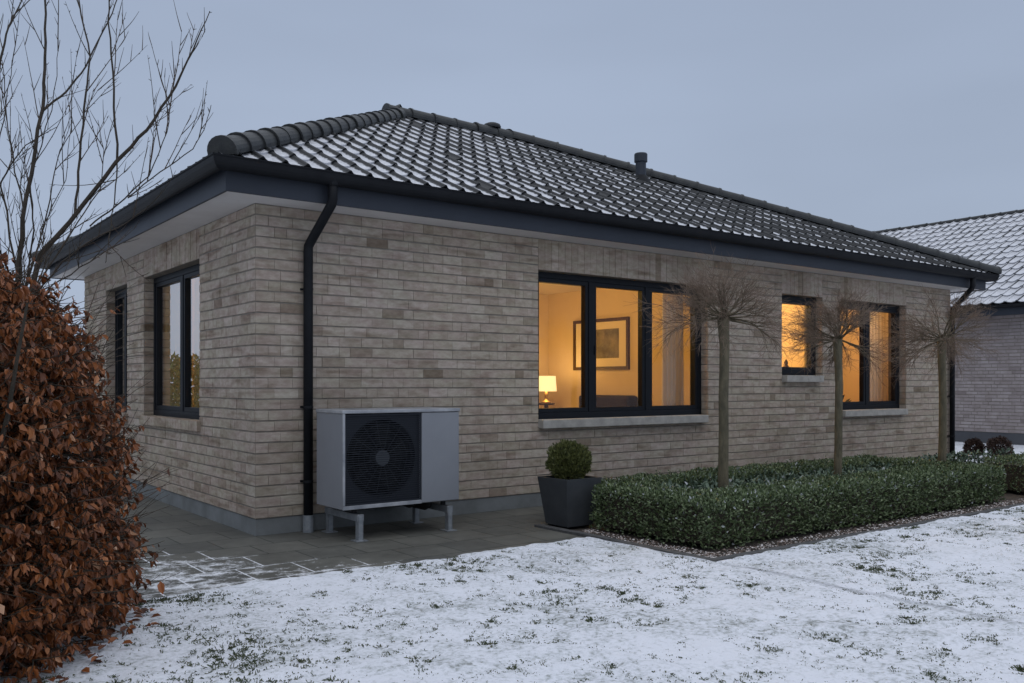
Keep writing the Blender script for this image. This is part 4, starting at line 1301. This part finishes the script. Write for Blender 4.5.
# ------------------------------------------------------------------ unseen evergreen row, added so the side windows have something to mirror
t = thing('added_mirror_screen', (-6.5, 13.5, 0), 'added evergreen row out of view for the side window panes to mirror', 'hedge')
rgv = random.Random(86); fo = MB(); st = MB()
ea, eb = V((-3.4, 17.5, 0)), V((-11.0, 9.0, 0))
for k in range(15):
    p = ea.lerp(eb, (k+.5)/15); st.tube([p, p + V((0,0,2.2))], [.06, .02], 6)
for k in range(16000):
    p = ea.lerp(eb, rgv.random()); top = 1.75 + .7*noise.noise(V((p.x*.9, p.y*.9, 2))) + .5*noise.noise(V((p.x*2.5, p.y*2.5, 5)))
    z = rgv.uniform(.05, 1)*top
    wd = .75*(1 - .6*(z/top)**2)
    p = p + V((rgv.uniform(-wd, wd), rgv.uniform(-wd, wd), z))
    fo.leaf(p, rand_dir(rgv) + V((0,0,.9)), rand_dir(rgv), rgv.uniform(.12, .24), rgv.uniform(.04, .08), .3, rgv.random()*.9)
st.build('trunks', M['twig_dark'], t); fo.build('foliage', M['ball'], t)

# ------------------------------------------------------------------ copper beech hedge in the left foreground
FWD = V((math.cos(YAW), math.sin(YAW), 0)); RGT = V((math.sin(YAW), -math.cos(YAW), 0))
bb = V((CAM.x, CAM.y, 0)) + FWD*4.05 + RGT*(-2.62)       # where the beech stands
t = thing('beech_hedge', (bb.x, bb.y, 0), 'tall copper brown beech hedge keeping its dry leaves in the left foreground', 'hedge')
rgh = random.Random(91)
st = MB(); fo = MB()
def beech_radius(z):
    pts = [(0, .74), (.25, .80), (.45, .81), (.82, .75), (1.05, .70), (1.25, .66), (1.45, .61), (1.58, .54), (1.68, .43), (1.78, .26), (1.90, .07)]
    for (a, ra), (b, rb) in zip(pts, pts[1:]):
        if a <= z <= b: return ra + (rb-ra)*(z-a)/(b-a)
    return .05
for k in range(26):                                       # stems
    a = rgh.uniform(0, 6.28); r_ = rgh.uniform(.05, .62)
    u_ = V((math.cos(a), math.sin(a), 0))
    p = bb + (u_ + FWD*u_.dot(FWD)*.5)*r_ + V((0, 0, -.03)); d = V((math.cos(a)*.12, math.sin(a)*.12, 1))
    limb(st, p, d, rgh.uniform(1.2, 1.9), rgh.uniform(.012, .024), .005, rgh, 7, .10, sides=6, rnd=rgh.random()*.4)
def beech_twig(p, d, Ln, nl, leafy=1.0, r0=.0032):
    pts, _ = limb(st, p, d, Ln, r0, .0012, rgh, 4, .16, V((0,0,-.02)), 4, rgh.random())
    for m_ in range(nl):
        if rgh.random() > leafy: continue
        s_ = rgh.uniform(.15, 1.0)*4; i = min(3, int(s_)); q_ = pts[i].lerp(pts[i+1], s_-i)
        dd = d.normalized()*.35 + rand_dir(rgh)*.62 + V((0,0,-.95))
        nn = rand_dir(rgh) + d*.8
        tone = min(1, max(0, rgh.gauss(.42, .24)))
        Lf = rgh.uniform(.024, .054)
        fo.leaf(q_, dd, nn, Lf, Lf*rgh.uniform(.30, .54), rgh.uniform(-.5, 1.0), tone)
for k in range(11500):
    z = rgh.uniform(.10, 1.82)
    R_ = beech_radius(z); a = rgh.uniform(0, 6.28)
    R_ *= 1 + .13*noise.noise(V((math.cos(a)*2, math.sin(a)*2, z*2.6))) + .10*noise.noise(V((math.cos(a)*5, math.sin(a)*5, z*6)))
    rr = R_*(1 - .75*rgh.random()**1.5) - .10
    if z < .2 and rgh.random() < .25: continue
    if z < .5: z += .0
    u_ = V((math.cos(a), math.sin(a), 0))
    p = bb + (u_ + FWD*u_.dot(FWD)*.45)*max(.02, rr) + V((0, 0, z))
    d = u_*.8 + V((0,0,.25)) + rand_dir(rgh)*.6
    beech_twig(p, d, rgh.uniform(.10, .20), rgh.randint(4, 7))
for k in range(2600):                                     # dense low skirt towards the lawn
    z = rgh.uniform(.02, .55); a = rgh.uniform(0, 6.28)
    u_ = V((math.cos(a), math.sin(a), 0))
    p = bb + (u_ + FWD*u_.dot(FWD)*.5)*(beech_radius(z)*rgh.uniform(.55, .97) - .06) + V((0, 0, z))
    beech_twig(p, u_*.8 + V((0,0,.1)) + rand_dir(rgh)*.6, rgh.uniform(.08, .17), rgh.randint(4, 6))
for k in range(230):                                      # longer shoots, half bare, mostly on the house side
    a = rgh.uniform(-.3, 2.0); z = rgh.uniform(.25, 1.75)
    u_ = V((math.cos(a), math.sin(a), 0))
    p = bb + u_*(beech_radius(z)*.88) + V((0, 0, z))
    d = u_*.8 + V((0,0,.75)) + rand_dir(rgh)*.45
    Ln = rgh.uniform(.18, .42)
    beech_twig(p, d, Ln, rgh.randint(0, 3), .7, .0026)
    pts, dd = limb(st, p + d.normalized()*Ln*.5, d + rand_dir(rgh)*.5, Ln*.6, .0018, .001, rgh, 3, .14, sides=3, rnd=.6)
for (z, a, Ln) in ((.50, -.55, .34), (.42, -.70, .26), (.36, -.45, .30)):   # low sprays with last leaves over the snow
    u_ = RGT*math.cos(a*.3) - FWD*.25
    p = bb + u_.normalized()*.84 + V((0, 0, z))
    pts, d = limb(st, p, u_ + V((0,0,.05)), Ln, .003, .0012, rgh, 5, .12, V((0,0,.02)), 4, .3)
    for q_ in pts[2:]:
        if rgh.random() < .55: fo.leaf(q_, V((0,0,-1)) + rand_dir(rgh)*.3, -FWD + rand_dir(rgh)*.4, .058, .030, .2, rgh.uniform(.4, .7))
        limb(st, q_, u_ + rand_dir(rgh)*.9, .10, .0016, .0009, rgh, 3, .15, sides=3, rnd=.5)
# fallen leaves under the hedge
for k in range(900):
    a = rgh.uniform(0, 6.28); r_ = rgh.uniform(.1, .86)
    u_ = V((math.cos(a), math.sin(a), 0))
    p = bb + (u_ + FWD*u_.dot(FWD)*.45)*r_ + V((0, 0, .036 + rgh.uniform(0, .02)))
    fo.leaf(p, V((rgh.uniform(-1,1), rgh.uniform(-1,1), rgh.uniform(-.1,.25))), V((0,0,1)) + rand_dir(rgh)*.5, .055, .03, .3, rgh.uniform(0, .7))
st.build('branches', M['twig_dark'], t); fo.build('foliage', M['beech'], t)

# ------------------------------------------------------------------ bare tree behind the beech
tb = V((CAM.x, CAM.y, 0)) + FWD*5.3 + RGT*(-3.06)
bt = thing('bare_tree', (tb.x, tb.y, 0), 'leafless young tree with straight upright shoots rising behind the brown hedge', 'tree')
rgt_ = random.Random(101)
tk = MB(); cr = MB()
def loc(a, z, f=0): return tb + RGT*a + FWD*f + V((0, 0, z))
def spur_twigs(mb, pts, rads, dens, rg, up=.55, Lr=(.12, .62), lvl=0):
    for i in range(len(pts)-1):
        a, b = pts[i], pts[i+1]; n = max(1, int((b-a).length*dens))
        for _ in range(n):
            s_ = rg.random(); q_ = a.lerp(b, s_); d = (b-a).normalized()
            side = rand_dir(rg); side = (side - d*side.dot(d)).normalized()
            if rg.random() < .5:                           # buds and short spurs
                limb(mb, q_, side + d*.8, rg.uniform(.008, .022), .0024, .0014, rg, 1, .1, sides=3, rnd=rg.random())
                continue
            Ln = rg.uniform(*Lr)*rg.uniform(.5, 1.1)
            p2, d2 = limb(mb, q_, d*.9 + side*.62 + V((0,0,up*.7)), Ln, .0022 + .0022*Ln, .0009, rg, 6, .045, V((0,0,.035)), 4, rg.random())
            if lvl < 1 and Ln > .2:
                spur_twigs(mb, p2, None, dens*.7, rg, up, (.05, .22), lvl+1)
# main members given as (sideways, height, depth) in metres from the foot
mem = [
 ([(0.052, 0.213, 0), (0.094, 0.984, 0), (0.153, 1.578, 0)], 0.034, 0.032, 0),
 ([(0.153, 1.578, 0), (0.127, 1.868, 0), (0.166, 2.365, 0.02), (0.251, 2.91, 0.05), (0.263, 3.215, 0.05), (0.248, 3.57, 0.08), (0.243, 3.941, 0.1)], 0.017, 0.004, 1),
 ([(0.257, 2.898, 0.05), (0.364, 3.022, 0.1), (0.476, 3.186, 0.12), (0.591, 3.47, 0.16), (0.659, 3.707, 0.2)], 0.0072, 0.003, 1),
 ([(0.153, 1.578, 0), (0.281, 2.017, -0.04), (0.477, 2.204, -0.08), (0.777, 2.537, -0.15), (0.976, 2.707, -0.2), (1.164, 2.938, -0.26), (1.275, 3.127, -0.3), (1.383, 3.328, -0.34)], 0.0179, 0.0022, 1),
 ([(0.507, 2.245, -0.08), (0.521, 2.585, -0.05), (0.557, 2.973, -0.05), (0.557, 3.197, 0), (0.491, 3.535, 0), (0.462, 3.832, 0)], 0.0081, 0.003, 1),
 ([(0.783, 2.537, -0.15), (0.788, 2.947, -0.2), (0.754, 3.324, -0.2), (0.793, 3.597, -0.25)], 0.0072, 0.003, 1),
 ([(0.783, 2.531, -0.15), (0.794, 2.348, -0.2), (0.782, 2.088, -0.25), (0.788, 1.94, -0.3)], 0.0043, 0.0022, 1),
 ([(0.604, 2.177, -0.1), (0.844, 2.254, -0.3), (1.069, 2.398, -0.4), (1.168, 2.639, -0.4), (1.201, 2.881, -0.4)], 0.0047, 0.0018, 1),
 ([(0.932, 2.288, -0.35), (1.129, 2.42, -0.4), (1.346, 2.52, -0.5), (1.405, 2.622, -0.5), (1.45, 2.75, -0.52)], 0.0036, 0.0016, 1),
 ([(0.141, 1.815, 0), (-0.035, 2.466, 0.1), (0.05, 2.611, 0.1), (0.122, 2.702, 0.1), (0.284, 2.825, 0.15)], 0.0068, 0.002, 1),
 ([(0.112, 1.578, 0), (-0.066, 2.328, -0.1), (0.08, 3.137, -0.1), (0.132, 3.341, -0.1), (0.22, 3.527, -0.1)], 0.0119, 0.003, 1),
 ([(0.129, 1.756, 0), (0.056, 2.298, 0.2), (-0.099, 2.849, 0.3), (-0.137, 3.288, 0.3)], 0.0068, 0.002, 1),
 ([(0.153, 1.756, 0), (0.216, 2.39, 0.2), (0.227, 2.724, 0.3), (0.419, 3.133, 0.4)], 0.0055, 0.0016, 1),
 ([(0.165, 1.696, 0), (0.491, 1.954, -0.2), (0.665, 2.035, -0.3), (0.954, 2.146, -0.4), (1.115, 2.219, -0.5)], 0.0059, 0.0018, 1),
 ([(0.177, 1.637, 0), (0.486, 1.811, -0.3), (0.745, 1.926, -0.4), (0.911, 2.031, -0.5)], 0.0051, 0.0018, 1),
 ([(0.201, 1.756, 0), (0.388, 2.158, 0.1), (0.524, 2.451, 0.2), (0.548, 2.698, 0.2), (0.511, 2.882, 0.2)], 0.0051, 0.0016, 1),
 ([(0.141, 1.756, 0), (0.109, 2.079, -0.2), (0.139, 2.399, -0.3), (0.217, 2.735, -0.3), (0.262, 3.071, -0.3)], 0.0068, 0.002, 1),
 ([(0.153, 1.726, 0), (0.278, 2.154, -0.1), (0.282, 2.433, -0.15), (0.434, 2.821, -0.2), (0.48, 3.221, -0.2)], 0.0059, 0.0016, 1),
 ([(0.153, 1.637, 0), (0.217, 2.001, 0.15), (0.101, 2.222, 0.3), (0.214, 2.559, 0.4), (0.253, 2.941, 0.4)], 0.0051, 0.0016, 1),
]
for pts, r0, r1, lv in mem:
    q_ = [loc(*p) for p in pts]
    ps = []
    for i in range(len(q_)-1):                              # slight kinks along the shoot
        for s_ in (0, .25, .5, .75):
            w = (q_[i+1]-q_[i]).length
            ps.append(q_[i].lerp(q_[i+1], s_) + (rand_dir(rgt_)*.018*w*(1 if s_ else 0)))
    ps.append(q_[-1])
    rad = [r0 + (r1-r0)*k/(len(ps)-1) for k in range(len(ps))]
    (tk if lv == 0 else cr).tube(ps, rad, 8 if lv == 0 else 6, rnd=.35)
    if lv: spur_twigs(cr, ps, rad, 12 if r0 > .008 else 17, rgt_)
tk.build('trunk', M['twig_dark'], bt, smooth=True); cr.build('crown', M['twig_dark'], bt)
